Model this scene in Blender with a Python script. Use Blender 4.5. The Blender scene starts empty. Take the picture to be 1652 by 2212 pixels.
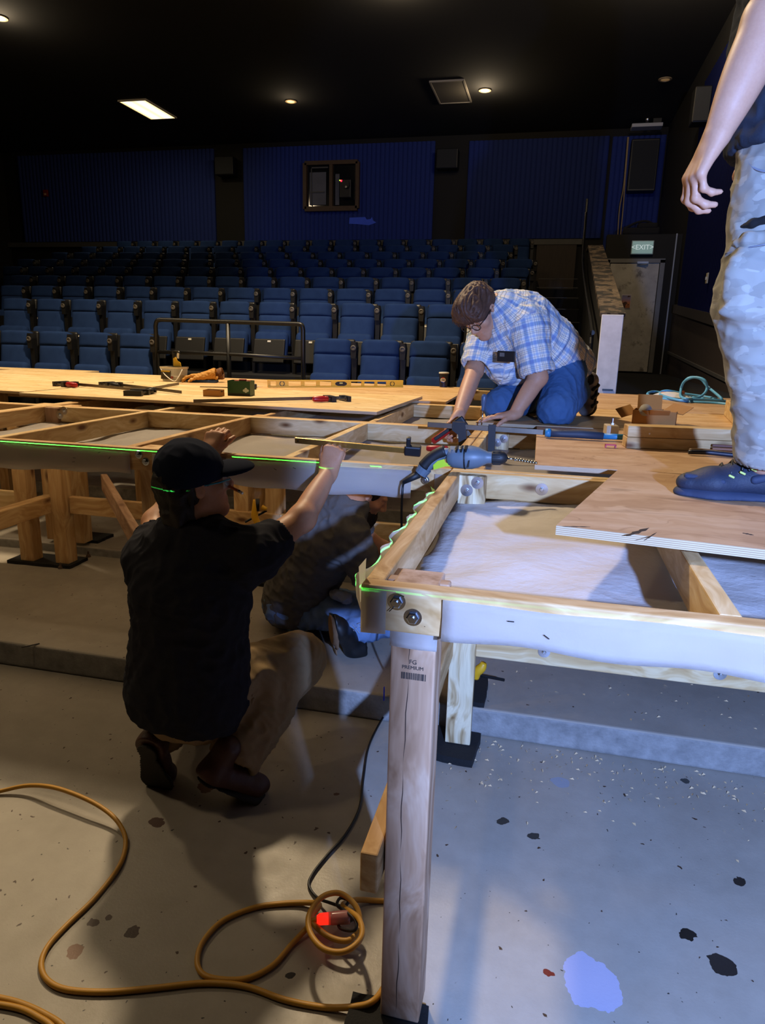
import bpy, bmesh, math, random
import numpy as np
from mathutils import Vector, Matrix, Euler
random.seed(7); rng = np.random.default_rng(7)
SC = bpy.context.scene
COL = SC.collection
PI = math.pi

# ------------------------------------------------------------------ camera model (metres, z up)
CAM = Vector((0.0, 0.0, 1.52)); FPX = 1500.0
PITCH, ROLL, YAW = math.radians(14.137), math.radians(1.435), math.radians(-13.083)
_f = Vector((math.sin(YAW)*math.cos(PITCH), math.cos(YAW)*math.cos(PITCH), -math.sin(PITCH)))
_r = Vector((math.cos(YAW), -math.sin(YAW), 0.0)); _u = _r.cross(_f)
RT = _r*math.cos(ROLL) + _u*math.sin(ROLL); UP = -_r*math.sin(ROLL) + _u*math.cos(ROLL); FW = _f
def ray(px, py):
    return RT*((px-826)/FPX) - UP*((py-1106)/FPX) + FW
def atz(px, py, z):
    d = ray(px, py); return CAM + d*((z-CAM.z)/d.z)
def atY(px, py, Y):
    d = ray(px, py); return CAM + d*((Y-CAM.y)/d.y)
cd = bpy.data.cameras.new('camera'); cam = bpy.data.objects.new('camera', cd); COL.objects.link(cam)
cam.matrix_world = Matrix(((RT.x, UP.x, -FW.x, CAM.x), (RT.y, UP.y, -FW.y, CAM.y), (RT.z, UP.z, -FW.z, CAM.z), (0, 0, 0, 1)))
cd.sensor_fit = 'VERTICAL'; cd.sensor_height = 24.0; cd.lens = FPX/2212*24.0
cd.clip_start = .05; cd.clip_end = 100
SC.camera = cam

# ------------------------------------------------------------------ object helpers
def tag(o, label=None, cat=None, group=None, kind=None):
    if label: o['label'] = label
    if cat: o['category'] = cat
    if group: o['group'] = group
    if kind: o['kind'] = kind
    return o
def thing(name, label, cat, loc=(0, 0, 0), rotz=0.0, group=None):
    o = bpy.data.objects.new(name, None); COL.objects.link(o)
    o.location = loc; o.rotation_euler = (0, 0, rotz); o.empty_display_size = .1
    return tag(o, label, cat, group)
def rel(parent, p):
    return Vector(p) - (parent.location if parent else Vector((0, 0, 0)))
def link(name, me, mat, parent=None, loc=(0, 0, 0), rot=(0, 0, 0), smooth=False):
    o = bpy.data.objects.new(name, me); COL.objects.link(o)
    for m in (mat if isinstance(mat, (list, tuple)) else [mat]): me.materials.append(m)
    o.parent = parent; o.location = loc; o.rotation_euler = rot
    if smooth:
        me.polygons.foreach_set('use_smooth', [True]*len(me.polygons))
    return o
def dup(root, loc, rotz=None, label=None, group=None):
    r = root.copy(); COL.objects.link(r); r.location = loc
    if rotz is not None: r.rotation_euler = (0, 0, rotz)
    if label: r['label'] = label
    if group: r['group'] = group
    for ch in list(root.children):
        c = ch.copy(); COL.objects.link(c); c.parent = r
        for g in ch.children:
            d = g.copy(); COL.objects.link(d); d.parent = c
    return r

class MB:
    """collects shapes, builds one mesh object"""
    def __init__(s): s.v = []; s.f = []; s.mi = []; s.cur = 0
    def add(s, vs, fs):
        n = len(s.v); s.v += [tuple(v) for v in vs]; s.f += [tuple(i+n for i in f) for f in fs]; s.mi += [s.cur]*len(fs); return s
    def box(s, c, d, rot=None, bev=0.0, seg=2, taper=1.0):
        bm = bmesh.new(); bmesh.ops.create_cube(bm, size=1.0)
        for v in bm.verts:
            k = taper if v.co.z > 0 else 1.0
            v.co = Vector((v.co.x*d[0]*k, v.co.y*d[1]*k, v.co.z*d[2]))
        if bev > 0:
            bmesh.ops.bevel(bm, geom=list(bm.edges), offset=min(bev, min(d)*.49), segments=seg, profile=.5, affect='EDGES')
        R = rot if isinstance(rot, Matrix) else (Euler(rot).to_matrix() if rot else Matrix.Identity(3))
        bm.verts.index_update()
        s.add([R @ v.co + Vector(c) for v in bm.verts], [[v.index for v in f.verts] for f in bm.faces]); bm.free(); return s
    def lathe(s, prof, c=(0, 0, 0), axis=(0, 0, 1), n=24, cap=True):
        a = Vector(axis).normalized(); q = Vector((0, 0, 1)).rotation_difference(a)
        vs = []; fs = []
        for r, z in prof:
            for i in range(n):
                t = 2*PI*i/n; vs.append(q @ Vector((r*math.cos(t), r*math.sin(t), z)) + Vector(c))
        for j in range(len(prof)-1):
            for i in range(n):
                fs.append((j*n+i, j*n+(i+1) % n, (j+1)*n+(i+1) % n, (j+1)*n+i))
        if cap:
            fs.append(tuple(reversed(range(n)))); fs.append(tuple(range((len(prof)-1)*n, len(prof)*n)))
        return s.add(vs, fs)
    def cyl(s, a, b, r, n=16, r2=None):
        a = Vector(a); b = Vector(b); d = b-a
        return s.lathe([(r, 0), (r if r2 is None else r2, d.length)], a, d, n)
    def tube(s, pts, r, n=8, closed=False):
        P = [Vector(p) for p in pts]; m = len(P)
        T = []
        for i in range(m):
            if closed: t = P[(i+1) % m]-P[i-1]
            else: t = P[min(i+1, m-1)]-P[max(i-1, 0)]
            T.append(t.normalized() if t.length > 1e-9 else Vector((0, 0, 1)))
        nrm = T[0].orthogonal().normalized(); vs = []
        for i in range(m):
            nrm = (nrm - T[i]*nrm.dot(T[i])); nrm = nrm.normalized() if nrm.length > 1e-6 else T[i].orthogonal().normalized()
            bn = T[i].cross(nrm); rr = r[i] if isinstance(r, (list, tuple)) else r
            for k in range(n):
                t = 2*PI*k/n; vs.append(P[i] + nrm*(rr*math.cos(t)) + bn*(rr*math.sin(t)))
        fs = []
        for i in range(m if closed else m-1):
            j = (i+1) % m
            for k in range(n): fs.append((i*n+k, i*n+(k+1) % n, j*n+(k+1) % n, j*n+k))
        if not closed:
            fs.append(tuple(reversed(range(n)))); fs.append(tuple(range((m-1)*n, m*n)))
        return s.add(vs, fs)
    def prism(s, poly, h, M=None):
        """poly in local xy extruded 0..h along local z, M = 4x4"""
        n = len(poly); M = M or Matrix.Identity(4)
        vs = [M @ Vector((x, y, 0)) for x, y in poly] + [M @ Vector((x, y, h)) for x, y in poly]
        fs = [tuple(reversed(range(n))), tuple(range(n, 2*n))] + [(i, (i+1) % n, n+(i+1) % n, n+i) for i in range(n)]
        return s.add(vs, fs)
    def mesh(s, name):
        me = bpy.data.meshes.new(name); me.from_pydata(s.v, [], s.f); me.polygons.foreach_set('material_index', s.mi); me.update()
        bm = bmesh.new(); bm.from_mesh(me); bmesh.ops.recalc_face_normals(bm, faces=bm.faces); bm.to_mesh(me); bm.free()
        return me
    def build(s, name, mat, parent=None, loc=(0, 0, 0), rot=(0, 0, 0), smooth=False, auto=None):
        me = s.mesh(name); o = link(name, me, mat, parent, loc, rot, smooth or auto is not None)
        if auto is not None:
            try: me.set_sharp_from_angle(angle=math.radians(auto))
            except Exception: pass
        return o
def spline(pts, sub=8, closed=False):
    P = [Vector(p) for p in pts]; n = len(P); out = []
    for i in range(n if closed else n-1):
        p0 = P[i-1] if (closed or i > 0) else P[0]*2-P[1]
        p1 = P[i]; p2 = P[(i+1) % n]
        p3 = P[(i+2) % n] if (closed or i+2 < n) else p2*2-p1
        for k in range(sub):
            t = k/sub
            out.append(.5*((2*p1)+(p2-p0)*t+(2*p0-5*p1+4*p2-p3)*t*t+(3*p1-p0-3*p2+p3)*t**3))
    if not closed: out.append(P[-1])
    return out

# ------------------------------------------------------------------ materials
def lin(h):
    if isinstance(h, (tuple, list)): return tuple(h[:3])
    h = h.lstrip('#'); c = [int(h[i:i+2], 16)/255 for i in (0, 2, 4)]
    return tuple(x/12.92 if x <= .04045 else ((x+.055)/1.055)**2.4 for x in c)
class NT:
    def __init__(s, name):
        s.m = bpy.data.materials.new(name); s.m.use_nodes = True; s.t = s.m.node_tree; s.t.nodes.clear()
        s.out = s.n('ShaderNodeOutputMaterial'); s.b = s.n('ShaderNodeBsdfPrincipled'); s.t.links.new(s.b.outputs[0], s.out.inputs[0])
    def n(s, t, **kw):
        nd = s.t.nodes.new(t)
        for k, v in kw.items():
            if k.startswith('_'): setattr(nd, k[1:], v)
            else: nd.inputs[k].default_value = v
        return nd
    def l(s, a, b): s.t.links.new(a, b)
    def mix(s, fac, a, b, mode='MIX'):
        nd = s.t.nodes.new('ShaderNodeMix'); nd.data_type = 'RGBA'; nd.blend_type = mode
        for i, v in ((0, fac), (6, a), (7, b)):
            if hasattr(v, 'is_output'): s.l(v, nd.inputs[i])
            elif i == 0: nd.inputs[0].default_value = v
            else: nd.inputs[i].default_value = (*lin(v), 1)
        return nd.outputs[2]
    def ramp(s, src, stops, interp='LINEAR'):
        nd = s.t.nodes.new('ShaderNodeValToRGB'); nd.color_ramp.interpolation = interp
        e = nd.color_ramp.elements
        while len(e) < len(stops): e.new(.5)
        for el, (p, c) in zip(e, stops):
            el.position = p; el.color = (*(lin(c) if not isinstance(c, (int, float)) else (c, c, c)), 1)
        s.l(src, nd.inputs[0]); return nd.outputs[0]
    def math(s, op, a, b=0.0, c=None):
        nd = s.t.nodes.new('ShaderNodeMath'); nd.operation = op
        for i, v in enumerate((a, b) if c is None else (a, b, c)):
            if hasattr(v, 'is_output'): s.l(v, nd.inputs[i])
            else: nd.inputs[i].default_value = v
        return nd.outputs[0]
    def coords(s, scale=(1, 1, 1), rnd=True, rot=(0, 0, 0)):
        tc = s.n('ShaderNodeTexCoord'); mp = s.n('ShaderNodeMapping'); mp.inputs['Scale'].default_value = scale; mp.inputs['Rotation'].default_value = rot
        src = tc.outputs['Object']
        if rnd:
            oi = s.n('ShaderNodeObjectInfo'); ad = s.t.nodes.new('ShaderNodeVectorMath'); ad.operation = 'ADD'
            mu = s.math('MULTIPLY', oi.outputs['Random'], 37.0)
            cb = s.n('ShaderNodeCombineXYZ'); s.l(mu, cb.inputs[0]); s.l(mu, cb.inputs[1]); s.l(mu, cb.inputs[2])
            s.l(src, ad.inputs[0]); s.l(cb.outputs[0], ad.inputs[1]); src = ad.outputs[0]
        s.l(src, mp.inputs[0]); return mp.outputs[0]
    def noise(s, vec, scale, detail=3.0, rough=.55, dist=0.0, out=0):
        nd = s.n('ShaderNodeTexNoise', Scale=scale, Detail=detail, Roughness=rough, Distortion=dist); s.l(vec, nd.inputs['Vector']); return nd.outputs[out]
    def bump(s, h, strength=.3, dist=.002):
        nd = s.n('ShaderNodeBump', Strength=strength, Distance=dist); s.l(h, nd.inputs['Height']); s.l(nd.outputs[0], s.b.inputs['Normal'])
    def set(s, col=None, rough=None, metal=None, spec=None):
        for k, v in (('Base Color', col), ('Roughness', rough), ('Metallic', metal), ('Specular IOR Level', spec)):
            if v is None: continue
            if hasattr(v, 'is_output'): s.l(v, s.b.inputs[k])
            elif k == 'Base Color': s.b.inputs[k].default_value = (*lin(v), 1)
            else: s.b.inputs[k].default_value = v
        return s.m
def M(name, col, rough=.6, metal=0.0, var=0.0, vs=8.0, bump=0.0, bs=80.0, spec=.5, emit=None, stretch=(1, 1, 1), trans=0.0, alpha=1.0):
    t = NT(name); c = lin(col); v = t.coords(stretch)
    if var:
        n = t.noise(v, vs, 4)
        t.set(t.mix(n, tuple(x*(1-var) for x in c), tuple(min(1, x*(1+var)) for x in c)))
    else: t.set(c)
    t.set(None, rough, metal, spec)
    if bump: t.bump(t.noise(v, bs, 3), bump, .003)
    if emit: t.b.inputs['Emission Color'].default_value = (*lin(emit[0]), 1); t.b.inputs['Emission Strength'].default_value = emit[1]
    if trans: t.b.inputs['Transmission Weight'].default_value = trans
    if alpha < 1: t.b.inputs['Alpha'].default_value = alpha
    return t.m
def wood(name, a, b, c, knot='6b4526', rings=1.0, con=.75):
    t = NT(name); v = t.coords()
    mp = t.n('ShaderNodeMapping'); mp.inputs['Scale'].default_value = (1.3, 26*rings, 26*rings); t.l(v, mp.inputs[0])
    w = t.noise(v, 2.2, 2, .5)
    ad = t.t.nodes.new('ShaderNodeVectorMath'); ad.operation = 'MULTIPLY_ADD'; t.l(w, ad.inputs[0]); ad.inputs[1].default_value = (0, 7*rings, 7*rings); t.l(mp.outputs[0], ad.inputs[2])
    g = t.noise(ad.outputs[0], 1.0, 3, .6)
    col = t.ramp(g, [(.5-.2*con, b), (.5, a), (.5+.2*con, c)])
    fine = t.noise(ad.outputs[0], 4.5, 2, .6)
    col = t.mix(t.math('MULTIPLY', fine, .35), col, b, 'MULTIPLY')
    kv = t.n('ShaderNodeMapping'); kv.inputs['Scale'].default_value = (3.2, 8, 8); t.l(v, kv.inputs[0])
    vo = t.n('ShaderNodeTexVoronoi', Scale=1.0, Randomness=1.0); t.l(kv.outputs[0], vo.inputs[0])
    k = t.ramp(vo.outputs['Distance'], [(.06, 1.0), (.17, 0.0)])
    col = t.mix(k, col, knot)
    t.set(col, .62, 0, .3); t.bump(g, .25, .002); return t.m
def plyface(name, a, b, c, dark=.5, layers=True):
    t = NT(name); v = t.coords()
    mp = t.n('ShaderNodeMapping'); mp.inputs['Scale'].default_value = (1.6, 9, 9); t.l(v, mp.inputs[0])
    w = t.noise(v, 3.0, 3, .6)
    ad = t.t.nodes.new('ShaderNodeVectorMath'); ad.operation = 'MULTIPLY_ADD'; t.l(w, ad.inputs[0]); ad.inputs[1].default_value = (.6, 3.2, 3.2); t.l(mp.outputs[0], ad.inputs[2])
    g = t.noise(ad.outputs[0], 1.0, 4, .6)
    col = t.ramp(g, [(.36, b), (.5, a), (.64, c)])
    ln = t.math('ABSOLUTE', t.math('SINE', t.math('MULTIPLY', t.noise(ad.outputs[0], .45, 2, .5), 26.0)))
    col = t.mix(t.math('MULTIPLY', t.ramp(ln, [(.0, 1.0), (.16, 0.0)]), .35), col, '7a5634')
    sv = t.n('ShaderNodeMapping'); sv.inputs['Scale'].default_value = (5, 16, 16); t.l(v, sv.inputs[0])
    s2 = t.noise(sv.outputs[0], 1.0, 2, .5)
    col = t.mix(t.math('MULTIPLY', t.ramp(s2, [(.66, 0.0), (.74, 1.0)]), dark), col, '5f3f22')
    vo = t.n('ShaderNodeTexVoronoi', Scale=1.0); kv = t.n('ShaderNodeMapping'); kv.inputs['Scale'].default_value = (3.0, 6, 6); t.l(v, kv.inputs[0]); t.l(kv.outputs[0], vo.inputs[0])
    col = t.mix(t.math('MULTIPLY', t.ramp(vo.outputs['Distance'], [(.05, 1.0), (.1, 0.0)]), .6), col, '6b4526')
    if layers:   # side faces show the plies
        ge = t.n('ShaderNodeTexCoord'); sx = t.n('ShaderNodeSeparateXYZ'); t.l(ge.outputs['Normal'], sx.inputs[0])
        side = t.math('LESS_THAN', t.math('ABSOLUTE', sx.outputs[2]), .5)
        so = t.n('ShaderNodeSeparateXYZ'); t.l(ge.outputs['Object'], so.inputs[0])
        bands = t.math('SINE', t.math('MULTIPLY', so.outputs[2], 1400.0))
        col = t.mix(side, col, t.mix(t.math('ADD', t.math('MULTIPLY', bands, .5), t.math('MULTIPLY', g, .3)), 'a58a68', 'e0d2b6'))
    t.set(col, .6, 0, .3); t.bump(g, .15, .002); return t.m
# ------------------------------------------------------------------ shared materials
def floor_mat():
    t = NT('painted concrete'); tc = t.n('ShaderNodeTexCoord'); v = tc.outputs['Object']
    base = t.ramp(t.noise(v, 1.3, 5, .6), [(.3, '978f82'), (.55, 'a59d90'), (.75, 'b0a89c')])
    base = t.mix(t.math('MULTIPLY', t.noise(v, 14, 4, .65), .3), base, '7d7568', 'MULTIPLY')
    dn = t.noise(v, 16, 3, .6, 0, 1)
    dv = t.t.nodes.new('ShaderNodeVectorMath'); dv.operation = 'MULTIPLY_ADD'; t.l(dn, dv.inputs[0]); dv.inputs[1].default_value = (.055, .055, 0); t.l(v, dv.inputs[2])
    # small dark chips scattered everywhere
    for sc, lo, hi, colr in ((8.0, .035, .045, '3a2417'), (19.0, .08, .095, '3f2b1e'), (33.0, .06, .09, '2b2621')):
        vo = t.n('ShaderNodeTexVoronoi', Scale=sc); t.l(dv.outputs[0], vo.inputs[0])
        pick = t.math('GREATER_THAN', t.noise(v, sc*.45, 1), .52)
        base = t.mix(t.math('MULTIPLY', t.ramp(vo.outputs['Distance'], [(lo, 1.0), (hi, 0.0)]), pick), base, colr)
    # named bare patches and gouges
    for px, py, r, colr in ((1283, 2128, .07, 'a3a0b4'), (1258, 2092, .045, 'a3a0b4'), (1560, 2085, .035, '26211e'), (1602, 1908, .018, '26211e'), (1488, 2022, .02, '1c1815'),
                            (338, 1778, .022, '40220f'), (287, 2012, .02, '331c10'), (447, 1698, .03, '5a3318'), (165, 2056, .022, '6b4427'), (236, 1978, .012, '3c2415'), (202, 1992, .012, '3c2415'),
                            (625, 2107, .012, '1e1712'), (725, 1714, .012, '5a3318'), (1088, 1774, .02, '35332f'), (1152, 1808, .014, '35332f'), (1185, 2100, .012, '6a1c14'), (1478, 1686, .018, '35332f'), (1210, 1688, .03, '8f939c')):
        p = atz(px, py, 0)
        sb = t.t.nodes.new('ShaderNodeVectorMath'); sb.operation = 'DISTANCE'; t.l(dv.outputs[0], sb.inputs[0]); sb.inputs[1].default_value = (p.x+.027, p.y+.027, 0)
        base = t.mix(t.math('LESS_THAN', sb.outputs['Value'], r), base, colr)
    t.set(base, t.ramp(t.noise(v, 9, 3), [(.3, .35), (.7, .55)]), 0, .45)
    t.bump(t.noise(v, 120, 4, .7), .25, .002); return t.m
FLOOR = floor_mat()
RISER = M('rough riser concrete', '8a8782', .85, var=.6, vs=22, bump=.8, bs=90)
BLACKWALL = M('black painted wall', '0b0908', .8, var=.3, vs=5)
CEIL = M('black ceiling', '080605', .95, var=.2, vs=6)
BLUECLOTH = M('blue pleated cloth', '2b3979', .95, var=.12, vs=30, spec=.1)
DARKWOOD = M('dark stained planks', '3a3029', .7, var=.35, vs=7, stretch=(6, 6, .6))
GREYTRIM = M('grey painted trim', '4a4845', .6, var=.2, vs=9)
BLACKMETAL = M('black steel', '0a0a0b', .4, spec=.5)
BLACKPLASTIC = M('black plastic', '111112', .45, var=.2, vs=20)
CHROME = M('zinc plated steel', 'c9ccd2', .22, 1.0)
STEEL = M('worn steel bar', '6e675d', .38, .9, var=.25, vs=30)
CARPET = M('black carpet', '08080b', .95, var=.3, vs=60)

# ------------------------------------------------------------------ floor, tiers, walls, ceiling
XL, XR = -15.0, 2.08
def slab(name, x0, x1, y0, y1, z0, z1, mat, kind='structure'):
    o = MB().box(((x0+x1)/2, (y0+y1)/2, (z0+z1)/2), (x1-x0, y1-y0, z1-z0)).build(name, mat); tag(o, kind=kind); return o
slab('floor', XL, XR, -6.0, 18.2, -.2, 0, FLOOR)
tiers = [(2.475, 3.70, .12), (3.70, 4.92, .175), (4.92, 6.05, .27), (6.05, 6.95, .40), (6.95, 8.12, .52)]
for i, (y0, y1, z) in enumerate(tiers):
    m = MB(); m.box(((XL+XR)/2, (y0+18.2)/2, z/2), (XR-XL, 18.2-y0, z), bev=.012, seg=3)
    o = m.build('floor_tier', [FLOOR, RISER]); tag(o, kind='structure')
    for p in o.data.polygons:
        if p.normal.y < -.75: p.material_index = 1
    y_prev = y0
ROWY = [7.75, 8.86, 9.93, 11.02, 12.07, 13.12, 14.12, 15.13, 16.15]
ROWZ = [.52] + [1.02 + .2445*k for k in range(8)]
for k in range(1, 9):
    y0 = ROWY[k]-.66
    slab('seating_tier', XL, -.42, y0, 18.2, .5, ROWZ[k], CARPET)
slab('ceiling', XL, XR, -6.0, 18.2, 6.12, 6.3, CEIL)
slab('wall_back', XL, XR, 17.72, 18.2, 0, 6.2, BLACKWALL)
slab('wall_left', XL-.2, XL, -6.0, 18.2, 0, 6.2, BLACKWALL)
slab('wall_right', XR, XR+.2, -6.0, 18.2, 0, 6.2, BLACKWALL)
slab('wall_front', XL, XR, -6.2, -6.0, 0, 6.2, BLACKWALL)
slab('trim_1', XL, .46, 17.60, 17.72, 3.70, 3.82, GREYTRIM)

def pleats(name, x0, x1, z0, z1, y, label, pitch=.11, depth=.035):
    """wall panel of pleated cloth facing -y"""
    xs = []; n = int((x1-x0)/pitch); m = MB(); vs = []; fs = []
    for i in range(n*6+1):
        x = x0+(x1-x0)*i/(n*6); t = (i % 6)/6
        vs += [(x, y-depth*(.25+.75*abs(math.sin(PI*t))**.6), z0), (x, y-depth*(.25+.75*abs(math.sin(PI*t))**.6), z1)]
    for i in range(n*6): fs.append((2*i, 2*i+2, 2*i+3, 2*i+1))
    m.add(vs, fs); m.box(((x0+x1)/2, y+.02, (z0+z1)/2), (x1-x0, .04, z1-z0))
    return tag(m.build(name, BLUECLOTH), label, 'wall panel', 'blue wall panels')
pleats('wall_panel', -14.5, -8.72, 3.84, 6.02, 17.68, 'wide blue ribbed wall panel at the far left of the rear wall')
pleats('wall_panel', -7.92, -3.06, 3.84, 6.0, 17.68, 'blue ribbed wall panel around the projection booth window')
pleats('wall_panel', -2.26, .86, 3.84, 5.97, 17.68, 'blue ribbed wall panel right of the dark pilaster with the square speaker')
pleats('wall_panel', .93, 2.05, 3.5, 5.95, 17.68, 'narrow blue wall panel above the exit door recess')

# booth window
BROWNTRIM = M('brown window trim', '4a3520', .55, var=.3, vs=14)
GLASS = M('booth glass', '15171a', .08, spec=.5)
ROOMG = M('dim booth wall', '5a5a60', .8, var=.3, vs=4)
w = thing('window_1', None, None, (-5.58, 17.60, 5.07)); tag(w, kind='structure')
WX, WZ = .67, .52
m = MB()
m.box((0, 0, WZ), (2*WX, .12, .09)); m.box((0, 0, -WZ), (2*WX, .12, .11)); m.box((-WX, 0, 0), (.09, .12, 2*WZ)); m.box((WX, 0, 0), (.09, .12, 2*WZ)); m.box((.0, 0, 0), (.08, .10, 2*WZ))
m.build('window_frame', BROWNTRIM, w)
m = MB(); m.box((-.33, .045, 0), (.58, .02, .96)); m.box((.33, .045, 0), (.58, .02, .96)); m.build('pane', GLASS, w)
m = MB(); m.box((-.35, .02, -.05), (.42, .02, .74)); m.box((.15, .02, -.08), (.10, .02, .7)); m.build('booth_wall', ROOMG, w)
m = MB(); m.box((-.30, .0, .42), (.44, .02, .03)); m.box((-.51, .0, 0), (.02, .02, .88)); m.box((-.36, .0, -.13), (.36, .03, .03)); m.build('door_edge', GREYTRIM, w)
pj = thing('film_projector', 'black projector with red and green indicator lights in the booth window', 'projector', (-5.18, 17.50, 4.70))
m = MB(); m.box((0, 0, .28), (.28, .10, .42), bev=.02); m.cyl((.02, -.05, .36), (.02, -.1, .36), .09, 20); m.build('housing', BLACKPLASTIC, pj, smooth=False)
MB().lathe([(.022, 0), (.018, .012)], (-.1, -.055, .45), (0, -1, 0), 12).build('red_lamp', M('red indicator', 'ff2020', .4, emit=('ff1830', 6)), pj)
MB().lathe([(.014, 0), (.011, .012)], (-.135, -.055, .46), (0, -1, 0), 12).build('green_lamp', M('green indicator', '9bd02a', .4, emit=('a8d830', 3)), pj)
MB().lathe([(.03, 0), (.025, .02)], (.04, -.105, .3), (0, -1, 0), 12).build('lens', CHROME, pj)

TAPE = M('blue cloth scrap', '3f5fe0', .8, var=.15)
m = MB(); m.prism([(-.30, .09), (.1, .10), (.14, .04), (.24, .055), (.27, .1), (.30, .02), (.38, -.03), (.2, -.09), (-.1, -.06), (-.31, -.05)], .012, Matrix.Translation((-4.82, 17.655, 4.26)) @ Matrix.Rotation(PI/2, 4, 'X'))
tag(m.build('paper_scrap', TAPE), 'bright blue torn scrap stuck on the rear wall panel below the booth window', 'scrap')
SPKCLOTH = M('dark speaker cloth', '24262a', .9, var=.2, vs=40)
def speaker(loc, d, label):
    s = thing('wall_speaker', label, 'speaker', loc)
    MB().box((0, 0, 0), d, bev=.02).build('cabinet', BLACKPLASTIC, s)
    MB().box((0, -d[1]/2-.006, 0), (d[0]*.9, .012, d[2]*.92), bev=.004).build('grille', SPKCLOTH, s)
speaker((-2.72, 17.5, 5.55), (.5, .3, .42), 'square dark speaker on the pilaster right of the booth window panel')
speaker((1.6, 17.45, 5.28), (.58, .3, 1.05), 'tall dark speaker on the narrow blue panel above the exit door')
speaker((-8.3, 17.5, 5.55), (.5, .3, .42), 'square dark speaker on the pilaster left of the booth window panel')
al = thing('fire_alarm', 'small red fire alarm strobe on the far left of the rear wall', 'alarm', (-13.66, 17.625, 5.07))
MB().box((0, 0, 0), (.13, .06, .17), bev=.01).build('housing', M('alarm red', '7d1a10', .5), al)
MB().box((0, -.035, -.03), (.06, .02, .05), bev=.005).build('strobe', M('strobe lens', 'c9a58a', .3), al)

# rear wainscot, stair aisle, half wall, exit recess
m = MB(); m.box((-.1, 17.66, 2.9), (.9, .08, 1.6)); tag(m.build('wall_wainscot', DARKWOOD), kind='structure')
for i in range(9):   # aisle stairs
    o = MB().box(((-.42+.4)/2, (8.3+i*.95+18)/2, (.52+.245*i+.12)/2+.2), (.82, 18-8.3-i*.95, .245*i+.24), bev=.01).build('stair_step', CARPET); tag(o, kind='structure')
    MB().box((-.01, 8.3+i*.95+.02, .52+.245*i+.325), (.8, .04, .012)).build('nosing', GREYTRIM, o)
CAMO = NT('mottled camouflage cap'); v = CAMO.coords((4, 5, 4), rnd=False)
CAMO.set(CAMO.ramp(CAMO.noise(v, 1.2, 3, .6), [(.0, '14100c'), (.42, '241b14'), (.48, '5b4c3d'), (.58, '6f5f4d'), (.64, '1a1511')], 'CONSTANT'), .7)
WPOST = M('scuffed white paint', 'd5d6dc', .55, var=.25, vs=11)
hw = thing('half_wall', 'sloping half wall beside the stair aisle with camouflage cap and white end', 'wall', (.53, 7.2, 0.52))
side = [(0, -.2), (0, 1.24), (5.0, 2.46), (5.6, 2.46), (5.6, -.2)]
MYZ = Matrix(((0, 0, 1, -.085), (1, 0, 0, 0), (0, 1, 0, 0), (0, 0, 0, 1)))
MB().prism(side, .17, MYZ).build('core', BLACKWALL, hw)
m = MB(); m.prism([(0, 1.24), (5.0, 2.46), (5.6, 2.46), (5.6, 2.50), (5.0, 2.50), (-.02, 1.275)], .23, Matrix(((0, 0, 1, -.115), (1, 0, 0, 0), (0, 1, 0, 0), (0, 0, 0, 1)))).build('cap', CAMO.m, hw)
m = MB(); m.box((0, -.02, .62), (.2, .04, 1.28), bev=.006); m.build('end_panel', WPOST, hw)
MB().box((.02, -.045, .555), (.10, .01, .018)).build('vent_slot', BLACKMETAL, hw)
m = MB(); m.tube(spline([(-.16, .3, .55), (-.16, .3, 1.05), (-.16, .6, 1.2), (-.16, 5.2, 2.25), (-.14, 6.6, 3.1), (-.14, 6.8, 3.5)], 6), .022, 8); m.build('handrail', BLACKMETAL, hw)
m = MB(); m.cyl((-.16, .3, .50), (-.09, .3, .50), .016, 8); m.build('rail_bracket', CHROME, hw)

EX = 14.0
slab('wall_recess', .80, 2.08, EX, EX+.25, .9, 3.42, BLACKWALL)
slab('floor_ramp', .62, XR, 7.3, EX, .3, .98, CARPET)
m = MB(); m.box((1.98, EX-.02, 2.2), (.022, .03, 2.45)); tag(m.build('trim_2', M('pale edge trim', '8d929c', .5)), kind='structure')
d = thing('door_1', None, None, (1.32, EX-.03, 1.0)); tag(d, kind='structure')
DOORP = NT('scuffed grey door'); v = DOORP.coords((1, 1, 1), rnd=False)
c = DOORP.ramp(DOORP.noise(v, 2.2, 5, .65), [(.3, '938d84'), (.55, 'b0aaa0'), (.75, 'beb9b2')])
DOORP.set(DOORP.mix(DOORP.ramp(DOORP.noise(v, 5, 5, .7), [(.56, 0.0), (.66, 1.0)]), c, '6c665c'), .5)
MB().box((0, .0, .97), (.84, .05, 1.92), bev=.004).build('door_leaf', DOORP.m, d)
m = MB(); m.box((-.47, 0, .99), (.08, .09, 1.98)); m.box((.47, 0, .99), (.08, .09, 1.98)); m.box((0, 0, 1.965), (1.02, .09, .07)); m.build('door_frame', M('grey steel frame', '6d6b68', .5, var=.2), d)
m = MB(); m.box((.13, -.06, 1.93), (.19, .05, .035)); m.cyl((.05, -.04, 1.89), (.2, -.09, 1.9), .008, 8); m.build('door_closer', M('aluminium', 'a9a9a6', .4, .6), d)
pst = thing('poster', 'small orange and violet poster taped to the grey exit door', 'poster', (1.235, EX-.062, 1.66+.6))
MB().box((0, 0, 0), (.17, .006, .25)).build('sheet', M('poster margin', 'b9b0b5', .6), pst)
PP = NT('poster print'); v = PP.coords((6, 1, 5), rnd=False)
sx = PP.n('ShaderNodeSeparateXYZ'); PP.l(PP.n('ShaderNodeTexCoord').outputs['Generated'], sx.inputs[0])
PP.set(PP.mix(PP.math('GREATER_THAN', PP.noise(v, 1.5, 3), .55), PP.ramp(sx.outputs[2], [(0, '9a5a30'), (.4, 'c07850'), (.75, '8a7fa8'), (1, '74709a')]), '4a2a20'), .6)
MB().box((0, -.004, -.005), (.15, .004, .22)).build('print', PP.m, pst)
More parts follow.
